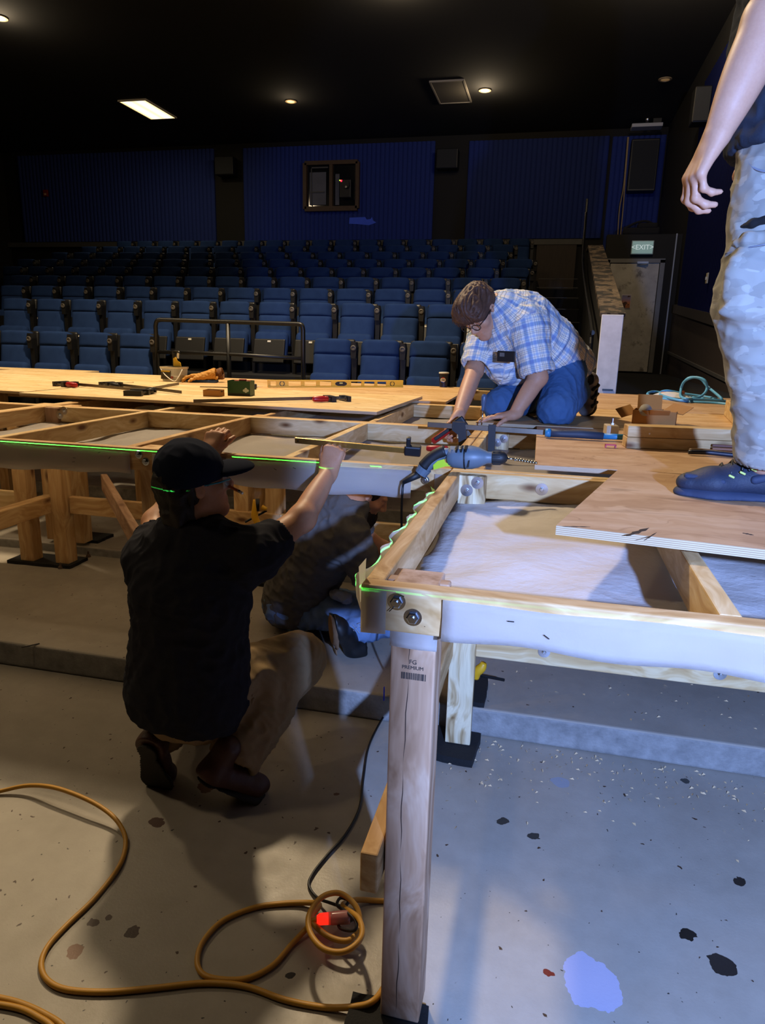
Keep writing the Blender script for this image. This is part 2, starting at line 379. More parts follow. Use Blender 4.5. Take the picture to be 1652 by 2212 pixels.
def text(body, size, mat, parent, loc, rot, name='lettering', ext=.002, align='CENTER'):
    c = bpy.data.curves.new(name, 'FONT'); c.body = body; c.size = size; c.extrude = ext; c.align_x = align; c.align_y = 'CENTER'; c.resolution_u = 3
    o = bpy.data.objects.new(name, c); dg = bpy.context.evaluated_depsgraph_get(); COL.objects.link(o); dg.update()
    me = bpy.data.meshes.new_from_object(o.evaluated_get(dg)); bpy.data.objects.remove(o); me.materials.clear()
    return link(name, me, mat, parent, loc, rot)
ex = thing('exit_sign', 'pale green exit sign on the black wall over the grey door', 'sign', (1.42, EX-.03, 3.19))
MB().box((0, 0, 0), (.38, .06, .235), bev=.008).build('housing', M('sign casing', '9fb3ad', .5), ex)
MB().box((0, -.033, 0), (.35, .006, .205), bev=.002).build('face', M('sign face', 'a9c6bd', .4, emit=('8fb5ab', .25)), ex)
text('<EXIT>', .118, M('sign letters', 'dfe9e6', .5, emit=('dfeeea', .45)), ex, (0, -.037, 0), (PI/2, 0, 0))
BELOW = M('black clutter', '07070a', .9)
m = MB(); m.box((0, 0, .06), (.62, .2, .12), bev=.03); m.box((.1, 0, .15), (.34, .2, .1), bev=.03); m.tube(spline([(-.3, -.05, .1), (-.1, -.08, .2), (.1, -.06, .22), (.3, -.05, .1)], 5), .02, 6)
tag(m.build('dark_bundle', BELOW, None, (1.38, EX+.12, 3.42)), 'dark bundle of gear lying on top of the exit recess', 'gear')
WIRE = M('tan wire', 'a58a5c', .6)
for k, (dx, lab) in enumerate(((0, 'left strand of tan wire hanging down beside the tall speaker'), (.07, 'right strand of tan wire hanging down beside the tall speaker'))):
    pts = [atY(1356, 296, 17.3)+Vector((dx*.2, 0, 0)), atY(1347, 400, 17.3)+Vector((dx*.3, 0, 0)), atY(1338+dx*110, 450, 17.2), atY(1334+dx*80, 512, 17.2)]
    tag(MB().tube(spline(pts, 5), .011, 6).build('hanging_wire', WIRE), lab, 'wire', 'hanging wires')
# ceiling-mounted shelf with a lamp, right wall
sh = thing('ceiling_bracket', 'white ceiling bracket holding a small spotlight above the exit', 'bracket', (1.56, 17.1, 5.98))
MB().box((0, 0, 0), (.62, .3, .07), bev=.01).build('shelf', M('white bracket', 'b8b8bb', .5), sh)
m = MB(); m.lathe([(.03, 0), (.05, .08), (.06, .12), (.02, .14)], (0, -.05, .035), (0, 0, 1), 14); m.build('spotlight', CHROME, sh, smooth=True)
m = MB(); m.box((.2, 0, .09), (.18, .15, .11), bev=.01); m.build('control_box', BLACKPLASTIC, sh)
speaker((1.9, 12.6, 5.05), (.24, .3, .5), 'small dark speaker hung on the right wall by the arm of the standing person')

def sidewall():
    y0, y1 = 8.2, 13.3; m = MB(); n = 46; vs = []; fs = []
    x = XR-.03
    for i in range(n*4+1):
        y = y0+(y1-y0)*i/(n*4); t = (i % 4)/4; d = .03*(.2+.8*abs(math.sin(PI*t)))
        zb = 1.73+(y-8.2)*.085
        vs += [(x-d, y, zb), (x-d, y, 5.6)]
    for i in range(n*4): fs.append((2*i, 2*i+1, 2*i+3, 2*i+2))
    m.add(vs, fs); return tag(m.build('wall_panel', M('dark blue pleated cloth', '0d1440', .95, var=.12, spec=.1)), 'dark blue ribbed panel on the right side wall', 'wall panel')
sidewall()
def yprism(name, poly, x0, x1, mat):
    o = MB().prism(poly, x1-x0, Matrix(((0, 0, 1, x0), (1, 0, 0, 0), (0, 1, 0, 0), (0, 0, 0, 1)))).build(name, mat); return tag(o, kind='structure')
yprism('trim_3', [(6, 1.42), (13.6, 2.06), (13.6, 2.20), (6, 1.57)], XR-.07, XR, M('chair rail', '3a3532', .6, var=.2))
yprism('wall_wainscot', [(5, .5), (13.8, .9), (13.8, 2.06), (5, 1.33)], XR-.03, XR, DARKWOOD)
yprism('trim_4', [(6, .93), (13.8, 1.36), (13.8, 1.40), (6, .97)], XR-.06, XR, GREYTRIM)
sw = thing('light_switch', 'cream light switch plate on the right wall panel', 'switch', (XR-.075, 10.9, 2.42))
MB().box((0, 0, 0), (.02, .09, .14), bev=.004).build('plate', M('cream plate', 'd8c69a', .5), sw)
MB().box((-.014, 0, 0), (.015, .025, .04)).build('toggle', M('toggle', 'efe6cf', .5), sw)

# ------------------------------------------------------------------ ceiling fixtures
WARM = (1.0, .78, .50)
tr = thing('ceiling_light', 'lit rectangular ceiling troffer at the upper left', 'ceiling light', (-8.79, 14.82, 6.10))
m = MB(); m.box((-.31, 0, 0), (.03, 1.24, .03)); m.box((.31, 0, 0), (.03, 1.24, .03)); m.box((0, -.61, 0), (.62, .03, .03)); m.box((0, .61, 0), (.62, .03, .03)); m.build('trim_frame', M('troffer frame', 'd0c8b8', .5), tr)
DIF = NT('lit diffuser'); sx = DIF.n('ShaderNodeSeparateXYZ'); DIF.l(DIF.n('ShaderNodeTexCoord').outputs['Generated'], sx.inputs[0])
DIF.set('fff0c8', .5); DIF.b.inputs['Emission Strength'].default_value = 2.2
DIF.l(DIF.ramp(sx.outputs[0], [(0, 'd8b878'), (.25, 'fff2cc'), (.5, 'e8cc90'), (.75, 'fff2cc'), (1, 'd8b878')]), DIF.b.inputs['Emission Color'])
MB().box((0, 0, -.004), (.59, 1.19, .012)).build('diffuser', DIF.m, tr)
vt = thing('ceiling_vent', 'dark grey perforated air vent in the black ceiling', 'vent', (-2.28, 14.74, 6.10))
m = MB(); m.box((-.31, 0, 0), (.03, 1.24, .03)); m.box((.31, 0, 0), (.03, 1.24, .03)); m.box((0, -.61, 0), (.62, .03, .03)); m.box((0, .61, 0), (.62, .03, .03)); m.build('trim_frame', M('vent frame', '8b857b', .5), vt)
MB().box((0, 0, 0), (.59, 1.19, .01)).build('grille', M('vent grille', '5a564f', .6, var=.15, vs=90), vt)
def downlight(loc, s, label, lamp=None):
    o = thing('downlight', label, 'downlight', loc, group='recessed ceiling downlights')
    MB().lathe([(.115, 0), (.115, -.012), (.085, -.018), (.08, 0)], (0, 0, 0), (0, 0, 1), 28).build('ring', M('downlight ring', 'a08a6a', .4), o, smooth=False)
    MB().lathe([(.08, -.004), (.07, -.012), (.0, -.014)], (0, 0, 0), (0, 0, 1), 24, cap=False).build('lens', M('downlight lens %.2f' % s, 'ffd9a0', .4, emit=('ffca80', s)), o, smooth=True)
downlight((-5.56, 14.8, 6.11), 1.4, 'dim downlight between the troffer and the air vent')
downlight((-1.64, 14.76, 6.11), 14, 'bright downlight just right of the air vent')
downlight((1.57, 14.68, 6.11), .12, 'unlit downlight near the right wall, beside the arm of the standing person')
downlight((-2.43, 10.56, 6.11), 14, 'bright downlight at the top edge of the view')
downlight((-8.62, 10.42, 6.11), 10, 'downlight at the left edge of the view')

def lamp(name, typ, loc, energy, col, size=.1, target=None, **kw):
    l = bpy.data.lights.new(name, typ); l.energy = energy; l.color = col
    if typ == 'AREA': l.shape = 'DISK'; l.size = size
    else: l.shadow_soft_size = size
    for k, v in kw.items(): setattr(l, k, v)
    o = bpy.data.objects.new(name, l); COL.objects.link(o); o.location = loc
    if target is not None:
        o.rotation_euler = (Vector(target)-Vector(loc)).to_track_quat('-Z', 'Y').to_euler()
    return o
# ------------------------------------------------------------------ theatre seats
SEATBLUE = NT('blue seat cloth'); v = SEATBLUE.coords((1, 1, 1))
SEATBLUE.set(SEATBLUE.mix(SEATBLUE.noise(v, 9, 4), '1b2d55', '283f6c'), .95, 0, .1); SEATBLUE.bump(SEATBLUE.noise(v, 400, 2), .3, .001); SEATBLUE = SEATBLUE.m
HEADSHADE = NT('shaded headrest cloth'); v = HEADSHADE.coords((1, 1, 1)); HEADSHADE.set(HEADSHADE.mix(HEADSHADE.noise(v, 9, 4), '182a50', '243a66'), .95, 0, .1); HEADSHADE = HEADSHADE.m  # seat cloth slightly darkened: the headrest's shade is put into the colour
CUP = M('worn cup holder face', '57514a', .5, var=.2)
TAGW = M('white seat number tag', 'cfcabb', .5)
def cushion(w, h, d, puff=.02, nx=14, nz=12, shear=0.0, rnd=.05):
    """padded panel facing -y, bottom centre at origin, rounded outline"""
    m = MB(); vs = []; fs = []
    for j in range(nz+1):
        for i in range(nx+1):
            u = i/nx*2-1; t = j/nz*2-1
            x = u*w/2; z = (t+1)*h/2
            e = (1-abs(u)**6)*(1-abs(t)**8)
            cx = max(0, abs(x)-(w/2-rnd)); cz = max(0, (z-(h-rnd)) if t > 0 else 0)
            k = math.hypot(cx, cz)
            if k > rnd: s_ = rnd/k; x = math.copysign(w/2-rnd+cx*s_, x) if cx > 0 else x; z = h-rnd+cz*s_ if cz > 0 else z
            vs.append((x, -d*.55*e**.5-puff*max(0, math.cos(u*PI/2)), z))
    n = len(vs)
    for x, y, z in list(vs): vs.append((x, d*.45, z))
    W = nx+1
    for j in range(nz):
        for i in range(nx):
            a = j*W+i; fs.append((a, a+1, a+W+1, a+W)); fs.append((n+a, n+a+W, n+a+W+1, n+a+1))
    ring = [i for i in range(W)] + [j*W+nx for j in range(1, nz+1)] + [nz*W+i for i in range(nx-1, -1, -1)] + [j*W for j in range(nz-1, 0, -1)]
    for a, b in zip(ring, ring[1:]+ring[:1]): fs.append((b, a, n+a, n+b))
    return m.add(vs, fs)
def make_seat():
    s = thing('theatre_seat', 'seat', 'theatre seat')
    tilt = math.radians(-9)
    cushion(.45, .41, .10, .018, rnd=.04).build('backrest', SEATBLUE, s, (0, -.075, .42), (tilt, 0, 0), smooth=True)
    cushion(.452, .185, .108, .022, rnd=.075).build('headrest', HEADSHADE, s, (0, -.02, .785), (tilt, 0, 0), smooth=True)
    MB().box((0, .0, .28), (.475, .05, .58), bev=.03, seg=3).build('shell', BLACKPLASTIC, s, (0, .018, .405), (tilt, 0, 0))
    m = MB(); m.box((0, 0, .19), (.45, .13, .38), bev=.055, seg=4); m.build('seat_cushion', SEATBLUE, s, (0, -.20, .22), (math.radians(-14), 0, 0), smooth=True)
    p = MB().box((0, 0, .155), (.43, .03, .31), bev=.02, seg=3).build('seat_pan', BLACKPLASTIC, s, (0, -.275, .20), (math.radians(-14), 0, 0))
    MB().box((0, -.019, .275), (.045, .006, .022)).build('number_tag', TAGW, p)
    a = MB()
    a.prism([(-.028, 0), (.028, 0), (.034, .12), (.022, .18), (-.022, .18), (-.034, .12)][::-1], .10, Matrix(((1, 0, 0, .28), (0, 0, 1, -.13), (0, 1, 0, .76), (0, 0, 0, 1))))
    a.prism([(-.02, 0), (.02, 0), (.03, .74), (-.03, .74)][::-1], .06, Matrix(((1, 0, 0, .28), (0, 0, 1, -.09), (0, 1, 0, .03), (0, 0, 0, 1))))
    a.box((.28, -.06, .015), (.06, .22, .03))
    arm = a.build('armrest', BLACKPLASTIC, s)
    MB().lathe([(.030, 0), (.030, .01), (.02, .014), (.018, .006), (0, .006)], (.28, -.13, .875), (0, -1, 0), 18, cap=False).build('cup_holder', CUP, arm, smooth=False)
    return s
ORD = ['', 'first', 'second', 'third', 'fourth', 'fifth', 'sixth', 'seventh', 'eighth', 'ninth', 'tenth', 'eleventh', 'twelfth', 'thirteenth', 'fourteenth', 'fifteenth', 'sixteenth', 'seventeenth', 'eighteenth', 'nineteenth']
seat0 = make_seat(); seat_used = [False]
def put_seat(x, y, z, label, group):
    jit = random.uniform(-.012, .012)
    if not seat_used[0]:
        seat_used[0] = True; seat0.location = (x, y, z); seat0['label'] = label; seat0['group'] = group; seat0.rotation_euler = (0, 0, jit)
    else: dup(seat0, (x, y, z), jit, label, group)
for i in range(5):
    put_seat(-7.107+.56*i, 7.68, .52, 'dark blue seat in the front row left of the rail, %s from the rail' % ORD[5-i], 'front row seats left of the rail')
for i in range(4):
    put_seat(-2.437+.56*i, 7.78, .52, 'bright blue seat in the front row, %s to the right of the black rail' % ORD[i+1], 'front row seats right of the rail')
ROWN = {1: 'second row', 2: 'third row', 3: 'fourth row', 4: 'fifth row', 5: 'sixth row', 6: 'seventh row', 7: 'eighth row', 8: 'topmost row'}
X0 = {1: -7.484, 2: -8.435, 3: -9.167, 4: -10.215, 5: -10.766, 6: -10.70, 7: -10.669, 8: -10.4}
for k in range(1, 9):
    xs = [X0[k]+.56*i for i in range(20) if X0[k]+.56*i < -.62]
    for i, x in enumerate(xs):
        put_seat(x, ROWY[k], ROWZ[k]-.06, 'blue flip-up seat in the %s, %s from the stair aisle' % (ROWN[k], ORD[len(xs)-i]), 'seats in the '+ROWN[k])
# rail in front of the wheelchair bay
r = thing('guard_rail', 'black tubular guard rail standing before the second row of seats', 'railing', (-3.4, 7.1, .52))
m = MB(); m.tube([(-.86, 0, .0), (-.86, 0, 1.06)] + spline([(-.86, 0, 1.06), (-.84, 0, 1.11), (-.79, 0, 1.125)], 4)[1:] + [(.79, 0, 1.11)] + spline([(.79, 0, 1.11), (.835, 0, 1.10), (.85, 0, 1.05)], 4)[1:] + [(.85, 0, 0)], .024, 10)
m.build('frame_tube', BLACKMETAL, r, smooth=True)
MB().cyl((0, 0, 0), (0, 0, 1.1), .024, 10).build('post', BLACKMETAL, r, smooth=True)
MB().tube([(-.86, 0, .78), (0, 0, .78), (.85, 0, .76)], .022, 10).build('lower_rail', BLACKMETAL, r, smooth=True)
# ------------------------------------------------------------------ timber platforms
W1 = wood('fir planed', 'caa471', 'b58c57', 'dcbc8c')
W2 = wood('fir pale', 'd6b784', 'c3a06c', 'e6cfa2')
W3 = wood('fir brown', 'b48f70', '987355', 'c4a488')
W4 = wood('coarse striped fir', 'cdb284', '8a6a40', 'eddcb4', rings=.9, con=.5)
WEND = M('sawn end grain', '7d6757', .8, var=.25, vs=40)
PAPER = NT('white lining paper'); v = PAPER.coords((1, 1, 1)); PAPER.set(PAPER.mix(PAPER.noise(v, 3, 4), 'c9c2bd', 'e2dcd8'), .9, 0, .1); PAPER.bump(PAPER.noise(v, 11, 5, .6), .35, .02); tr_n = PAPER.n('ShaderNodeBsdfTranslucent'); tr_n.inputs[0].default_value = (.92, .88, .82, 1); mx_n = PAPER.n('ShaderNodeMixShader'); mx_n.inputs[0].default_value = .72; PAPER.l(PAPER.b.outputs[0], mx_n.inputs[1]); PAPER.l(tr_n.outputs[0], mx_n.inputs[2]); PAPER.l(mx_n.outputs[0], PAPER.out.inputs[0]); PAPER = PAPER.m; PAPERD = PAPER.copy(); PAPERD.name = 'dense lining paper'; [setattr(nn.inputs[0], 'default_value', .12) for nn in PAPERD.node_tree.nodes if nn.type == 'MIX_SHADER']
RUBBER = M('black rubber mat', '0d0d0e', .9, var=.5, vs=120, bump=.6, bs=180)
def board(name, parent, a, b, w, h, mat, bev=.004, up=(0, 0, 1)):
    """timber from a to b (centre line, world), w across, h along up"""
    a = Vector(a); b = Vector(b); d = b-a; L = d.length; x = d.normalized(); z = Vector(up); z = (z-x*z.dot(x)).normalized(); y = z.cross(x)
    o = MB().box((0, 0, 0), (L, w, h), bev=bev).build(name, mat)
    R = Matrix((x, y, z)).transposed()
    o.parent = parent; o.location = rel(parent, (a+b)/2); o.rotation_euler = R.to_euler(); return o
def bolt(parent, p, axis, washer=True, hexr=.011, big=.023):
    """p world; child of a board, so convert into the board frame"""
    inv = (parent.matrix_local if parent.parent is None else Matrix.Translation(parent.parent.location) @ Matrix.LocRotScale(parent.location, parent.rotation_euler, None)).inverted()
    if parent.parent is None: inv = Matrix.LocRotScale(parent.location, parent.rotation_euler, None).inverted()
    c = inv @ Vector(p); ax = (inv.to_3x3() @ Vector(axis)).normalized()
    m = MB()
    if washer: m.lathe([(big, 0), (big, .002), (.008, .0025)], c, ax, 22)
    m.lathe([(hexr, 0), (hexr, .008), (hexr*.8, .010)], c, ax, 6); m.lathe([(.005, 0), (.005, .014)], c, ax, 10)
    m.build('bolt', CHROME, parent)
ZT = 1.07; H = .089; T = .038; ZC = ZT-H/2
def lining(parent, X0, X1, Y0, Y1, flap=True, seed=1, sag=.012, name='fabric_lining', mat=None):
    """cloth stapled over the front rail and stretched under the joists"""
    rg = np.random.default_rng(seed); nx = max(8, int((X1-X0)/.04)); ny = int((Y1-Y0)/.045)+2
    ph = rg.uniform(0, 6, 6); m = MB(); vs = []; fs = []
    rows = []
    for j in range(ny+1):
        y = Y0+(Y1-Y0)*j/ny; row = []
        for i in range(nx+1):
            x = X0+(X1-X0)*i/nx
            z = ZT-H-.004-sag*math.sin(PI*j/ny)*(1+.4*math.sin(3*x+ph[0])) + .005*math.sin(9*x+4*y+ph[1])*math.sin(7*y+ph[2]) + sag*.30*(1-abs(math.sin(5.2*x*.7+5.2*y+ph[4]+.5*math.sin(4*x))))**3 + sag*.22*(1-abs(math.sin(7*y-3*x+ph[5])))**4 + .003*math.sin(23*x-17*y+ph[3])
            row.append((x, y, z))
        rows.append(row)
    for row in rows: vs += row
    Wd = nx+1
    for j in range(ny):
        for i in range(nx): fs.append((j*Wd+i, j*Wd+i+1, (j+1)*Wd+i+1, (j+1)*Wd+i))
    o = m.add([Vector(p)-Vector(parent.location) for p in vs], fs).build(name, mat or PAPER, parent, smooth=True)
    sm = o.modifiers.new('s', 'SOLIDIFY'); sm.thickness = .002
    return o
def front_flap(parent, X0, X1, Y, ztop, zbot, seed=3, drop=.012):
    """cloth on the outside face of a rail, seen from -y"""
    rg = np.random.default_rng(seed); n = max(3, int((X1-X0)/.025)); nz = 5; ph = rg.uniform(0, 6, 5); vs = []; fs = []
    for i in range(n+1):
        x = X0+(X1-X0)*i/n; zb = zbot-drop*(.5+.5*math.sin(4.1*x+ph[0]))+.004*math.sin(21*x+ph[1])
        for j in range(nz+1):
            t = j/nz
            vs.append(Vector((x, Y-.003-.003*abs(math.sin(11*x+ph[2]+3*t))-.004*t*abs(math.sin(5*x+ph[3])), ztop+(zb-ztop)*t+(.002*math.sin(17*x+ph[4]) if j == 0 else 0)))-Vector(parent.location))
    W_ = nz+1
    for i in range(n):
        for j in range(nz): fs.append((i*W_+j, (i+1)*W_+j, (i+1)*W_+j+1, i*W_+j+1))
    o = MB().add(vs, fs).build('lining_flap', PAPER, parent, smooth=True)
    sm = o.modifiers.new('s', 'SOLIDIFY'); sm.thickness = .0015; sm.offset = 1
    # staples
    for i in range(max(2, int((X1-X0)/.3))):
        x = X0+.08+(X1-X0-.1)*rg.random(); z = zbot+.03+.05*rg.random()
        MB().box((x-parent.location.x, Y-.013-parent.location.y, z-parent.location.z), (.012, .0015, .0015), rot=(0, rg.uniform(-.9, .9), 0)).build('staple', BLACKMETAL, o, loc=(0, 0, 0))
    return o
def frame(name, label, X0, X1, Y0, Y1, joists, mats, group, left=True, right=True):
    f = thing(name, label, 'platform frame', ((X0+X1)/2, (Y0+Y1)/2, 0), 0, group)
    rails = [board('front_rail', f, (X0, Y0+T/2, ZC), (X1, Y0+T/2, ZC), T, H, mats[0]), board('rear_rail', f, (X0, Y1-T/2, ZC), (X1, Y1-T/2, ZC), T, H, mats[1])]
    js = []
    ends = ([X0+T/2] if left else []) + list(joists) + ([X1-T/2] if right else [])
    for i, x in enumerate(ends):
        js.append(board('joist', f, (x, Y0+T, ZC-random.uniform(0, .0015)), (x, Y1-T, ZC), T, H, mats[(i+2) % len(mats)]))
    return f, rails, js
def leg(f, x, y, z0, z1, w, d, mat, name='leg'):
    return board(name, f, (x, y, z0), (x, y, z1), d, w, mat, up=(1, 0, 0))
def floor_z(y):
    z = 0
    for y0, y1, zz in tiers:
        if y > y0: z = zz
    return z
def pad(x0, x1, y0, y1, z, label, rot=0.0, th=.02):
    o = thing('rubber_pad', label, 'rubber pad', ((x0+x1)/2, (y0+y1)/2, z), rot, 'rubber pads under the legs')
    rg = random.Random(int(x0*1000)); L, B = x1-x0, y1-y0; pts = []
    for k in range(28):
        t = k/28*4; s = int(t); u = t-s
        p = [(-L/2+L*u, -B/2), (L/2, -B/2+B*u), (L/2-L*u, B/2), (-L/2, B/2-B*u)][s]
        pts.append((p[0]+rg.uniform(-.003, .003), p[1]+rg.uniform(-.003, .003)))
    MB().prism(pts, th).build('mat', RUBBER, o); return o
G = 'timber platform frames under construction'
# nearest frame, right foreground
N, nr, nj = frame('platform_frame', 'nearest open timber frame lined with white cloth, its corner post in the foreground', -.315, 1.62, 1.190, 2.423, [.336, .97], [W1, W2, W1, W2, W1], G)
post = leg(N, -.2175, 1.2725, .022, 1.066, .089, .089, W3, 'corner_post')
crk = MB(); pts = [(.0012*math.sin(k*1.7)+.0025*math.sin(k*.25), 0, k*.0305) for k in range(35)]
crk.tube([(p[0]-.2265-N.location.x, 1.2285-N.location.y, .03+p[2]) for p in pts], [.0004+.0010*abs(math.sin(k*.45)) for k in range(35)], 5).build('crack', M('dark crack', '3a271a', .9), N)
def stamp(parent, origin):
    ink = M('ink stamp', '3b3029', .8)
    text('FG', .013, ink, parent, origin+Vector((0, 0, .012)), (PI/2, 0, 0), 'stamp', .0004)
    text('PREMIUM', .0105, ink, parent, origin, (PI/2, 0, 0), 'stamp', .0004)
    m = MB(); rg = random.Random(4); x = -.022
    while x < .026:
        wd = rg.uniform(.0006, .0022); m.box((x, 0, -.018), (wd, .001, .014)); x += wd+rg.uniform(.0008, .002)
    m.build('barcode', ink, parent, origin)
stamp(N, Vector((-.2165, 1.2272, .893))-Vector(N.location))
for px, py in ((857, 1299), (892, 1333)):
    p = atY(px, py, 1.1895); bolt(nr[0], p, (0, -1, 0), True, .012, .017)
    
MB().box(Vector((-.19, 1.1885, 1.0))-Vector(N.location), (.001, .001, .001)).build('pencil_mark', BLACKMETAL, N)
front_flap(N, -.312, -.264, 1.19, 1.06, .981, 5, .004)
front_flap(N, -.158, 1.6, 1.19, 1.056, .982, 9, .009)
o = front_flap(N, -.262, -.17, 1.226, .978, .945, 11, .008)
lining(N, -.29, 1.6, 1.215, 2.40, seed=21, sag=.03, mat=PAPERD)
rg = np.random.default_rng(77); vs = []; n_ = 60
for i in range(n_+1):
    y = 1.20+.95*i/n_; w_ = .010+.012*math.sin(31*y)*math.sin(11*y)+.004*rg.random(); vs += [Vector((-.316, y, 1.01))-N.location, Vector((-.316-w_, y, 1.040))-N.location, Vector((-.317-w_*1.3, y+.004, 1.064+.006*math.sin(23*y)))-N.location]
MB().add(vs, [(3*i+j, 3*i+j+1, 3*i+j+4, 3*i+j+3) for i in range(n_) for j in (0, 1)]).build('lining_edge', PAPER, N, smooth=True)
MB().add([Vector(q)-N.location for q in ((-.317, 1.195, 1.03), (-.319, 1.235, 1.03), (-.322, 1.20, 1.10), (-.316, 1.232, 1.108))], [(0, 1, 3, 2)]).build('lining_tab', PAPER, N)
blk = board('corner_block', N, (-.277, 1.262, 1.045), (-.155, 1.262, 1.045), .03, .04, W3)
rl = leg(N, -.2325, 2.366, .032, 1.066, .095, .038, W4, 'rear_leg')
for px, py in ((1008, 1059), (1031, 1043)): bolt(rl, atY(px, py, 2.3465), (0, -1, 0), True, .008, .021)
for px, py in ((1170, 1057),): bolt(nr[1], atY(px, py, 2.384), (0, -1, 0), True, .008, .021)
st = board('stretcher', N, (-.286, 1.185, .435), (-.286, 2.38, .435), T, .096, W1)
lr = board('lower_rail', N, (-.185, 2.366, .443), (1.6, 2.366, .443), T, H, W2)
for px, py in ((1555, 1456), (1175, 1408)): bolt(lr, atY(px, py, 2.346), (0, -1, 0), True, .008, .021)
leg(N, 1.5, 2.366, .03, 1.066, .089, .038, W2, 'rear_leg'); leg(N, 1.5, 1.2725, .022, 1.066, .089, .089, W3, 'corner_post')
pad(-.335, -.15, 1.10, 1.275, 0, 'black rubber pad under the near corner post', .06)
pad(-.345, -.158, 2.262, 2.455, 0, 'black rubber pad under the pale striped leg', -.07, .03)
pad(1.4, 1.6, 2.25, 2.45, 0, 'black rubber pad under the hidden far right rear leg', 0, .03)
pad(1.4, 1.6, 1.18, 1.37, 0, 'black rubber pad under the hidden right front post', 0)
pad(-.29, -.15, 2.485, 2.70, .12, 'black rubber pad on the step behind the pale striped leg', .02)
# second row, left and right
def simple_legs(f, xs, y, w=.089, d=.089, mats=(W1, W2), side=0, top=1.066):
    out = []
    for i, x in enumerate(xs):
        z = floor_z(y); out.append(leg(f, x, y, z+.02, top, w, d, mats[i % 2]))
    return out
A2, ar, aj = frame('platform_frame', 'long open timber frame in the second row, left of the drill', -2.955, -.318, 2.43, 3.645, [-2.262, -1.624, -.949], [W1, W2, W1, W2], G)
for x, y in ((-1.545, 2.513), (-2.79, 3.50), (-1.635, 3.56), (-1.445, 3.56), (-.37, 2.513), (-.40, 3.56)):
    L_ = simple_legs(A2, [x], y, top=1.066 if y < 3 else .965)[0]
pl = board('bolt_plate', A2, (-2.87, 3.60, .965), (-2.87, 3.60, 1.066), T, .089, W3, up=(1, 0, 0)); pl.rotation_euler = pl.rotation_euler
for px, py in ((129, 896), (138, 887)): bolt(pl, atY(px, py, 3.58), (0, -1, 0), True, .01, .024)
for px, py in ((300, 982), (315, 997)): bolt(ar[0], atY(px, py, 2.4295), (0, -1, 0), True, .011, .016)
for px, py in ((918, 1037),): bolt(ar[0], atY(px, py, 2.4295), (0, -1, 0), True, .011, .016)
bolt(aj[-2], (-.93, 4.0, 1.0), (1, 0, 0)) if False else None
front_flap(A2, -2.95, -1.60, 2.43, 1.054, .965, 13, .02); front_flap(A2, -1.50, -.46, 2.43, 1.054, .968, 14, .02); front_flap(A2, -.375, -.33, 2.43, 1.05, .97, 15, .01)
lining(A2, -2.93, -.34, 2.45, 3.62, seed=31, sag=.012)
board('stretcher', A2, (-2.74, 3.52, .498), (-1.40, 3.52, .498), T, .105, W1); board('stretcher', A2, (-1.40, 3.52, .498), (-.40, 3.52, .498), T, .105, W2)
board('stretcher', A2, (-2.865, 2.50, .505), (-2.865, 3.5, .505), T*1.9, .10, W1); board('stretcher', A2, (-2.60, 3.66, .62), (-1.7, 2.60, .62), T, .10, W3)
B2, br, bj = frame('platform_frame', 'timber frame in the second row at the far left edge', -5.6, -2.960, 2.43, 3.66, [-4.92, -4.28, -3.6], [W2, W1], G)
for x, y in ((-3.02, 3.48), (-3.02, 2.513), (-4.3, 2.513), (-4.3, 3.56)): simple_legs(B2, [x], y, top=1.066 if y < 3 else .965)
front_flap(B2, -5.55, -2.965, 2.43, 1.054, .966, 17, .02); lining(B2, -5.57, -2.98, 2.45, 3.62, seed=33)
board('stretcher', B2, (-4.9, 3.52, .498), (-3.07, 3.52, .498), T, .105, W2)
C2, cr, cj = frame('platform_frame', 'timber frame in the second row under the drill and the plywood with the hammer', -.314, 1.62, 2.43, 3.645, [.35, .97], [W2, W1, W2, W1], G)
for x, y in ((-.25, 2.513), (1.5, 2.513), (1.5, 3.56), (-.20, 3.56)): simple_legs(C2, [x], y, top=1.066 if y < 3 else .965)
pc = board('bolt_plate', C2, (-.225, 3.60, .94), (-.225, 3.60, 1.066), T, .089, W4, up=(1, 0, 0))
for px, py in ((1074, 956), (1088, 948)): bolt(pc, atY(px, py, 3.58), (0, -1, 0), True, .008, .021)
lining(C2, -.29, 1.6, 2.45, 3.62, seed=35)
A3, a3r, a3j = frame('platform_frame', 'timber frame in the third row under the large plywood with clamps', -2.955, -.318, 3.650, 4.862, [-2.243, -1.573, -.932], [W1, W2, W1, W2], G)
for x in (-2.85, -1.6, -.4): simple_legs(A3, [x], 3.74); simple_legs(A3, [x], 4.78)
lining(A3, -2.93, -.34, 3.68, 4.84, seed=37); bolt(a3r[1], atY(981, 893, 4.823), (0, -1, 0), True, .009, .022)
B3, b3r, b3j = frame('platform_frame', 'timber frame in the third row at the far left edge', -5.6, -2.960, 3.665, 4.862, [-4.28], [W2, W1], G)
for x in (-3.05, -4.3, -5.5): simple_legs(B3, [x], 3.76); simple_legs(B3, [x], 4.78)
C3, c3r, c3j = frame('platform_frame', 'timber frame in the third row under the kneeling person', -.314, 1.62, 3.650, 4.862, [.35, .97], [W2, W1], G)
for x in (-.25, 1.5): simple_legs(C3, [x], 3.74); simple_legs(C3, [x], 4.78)
for nm, x0, x1 in (('timber frame in the rearmost row at the left', -6.6, -2.96), ('timber frame in the rearmost row below the spirit level', -2.955, -.318), ('timber frame in the rearmost row at the right', -.314, 1.9)):
    f4, r4, j4 = frame('platform_frame', nm, x0, x1, 4.868, 6.45, [(x0+x1)/2], [W1, W2], G)
    for x in (x0+.1, x1-.1): simple_legs(f4, [x], 4.96); simple_legs(f4, [x], 6.36)
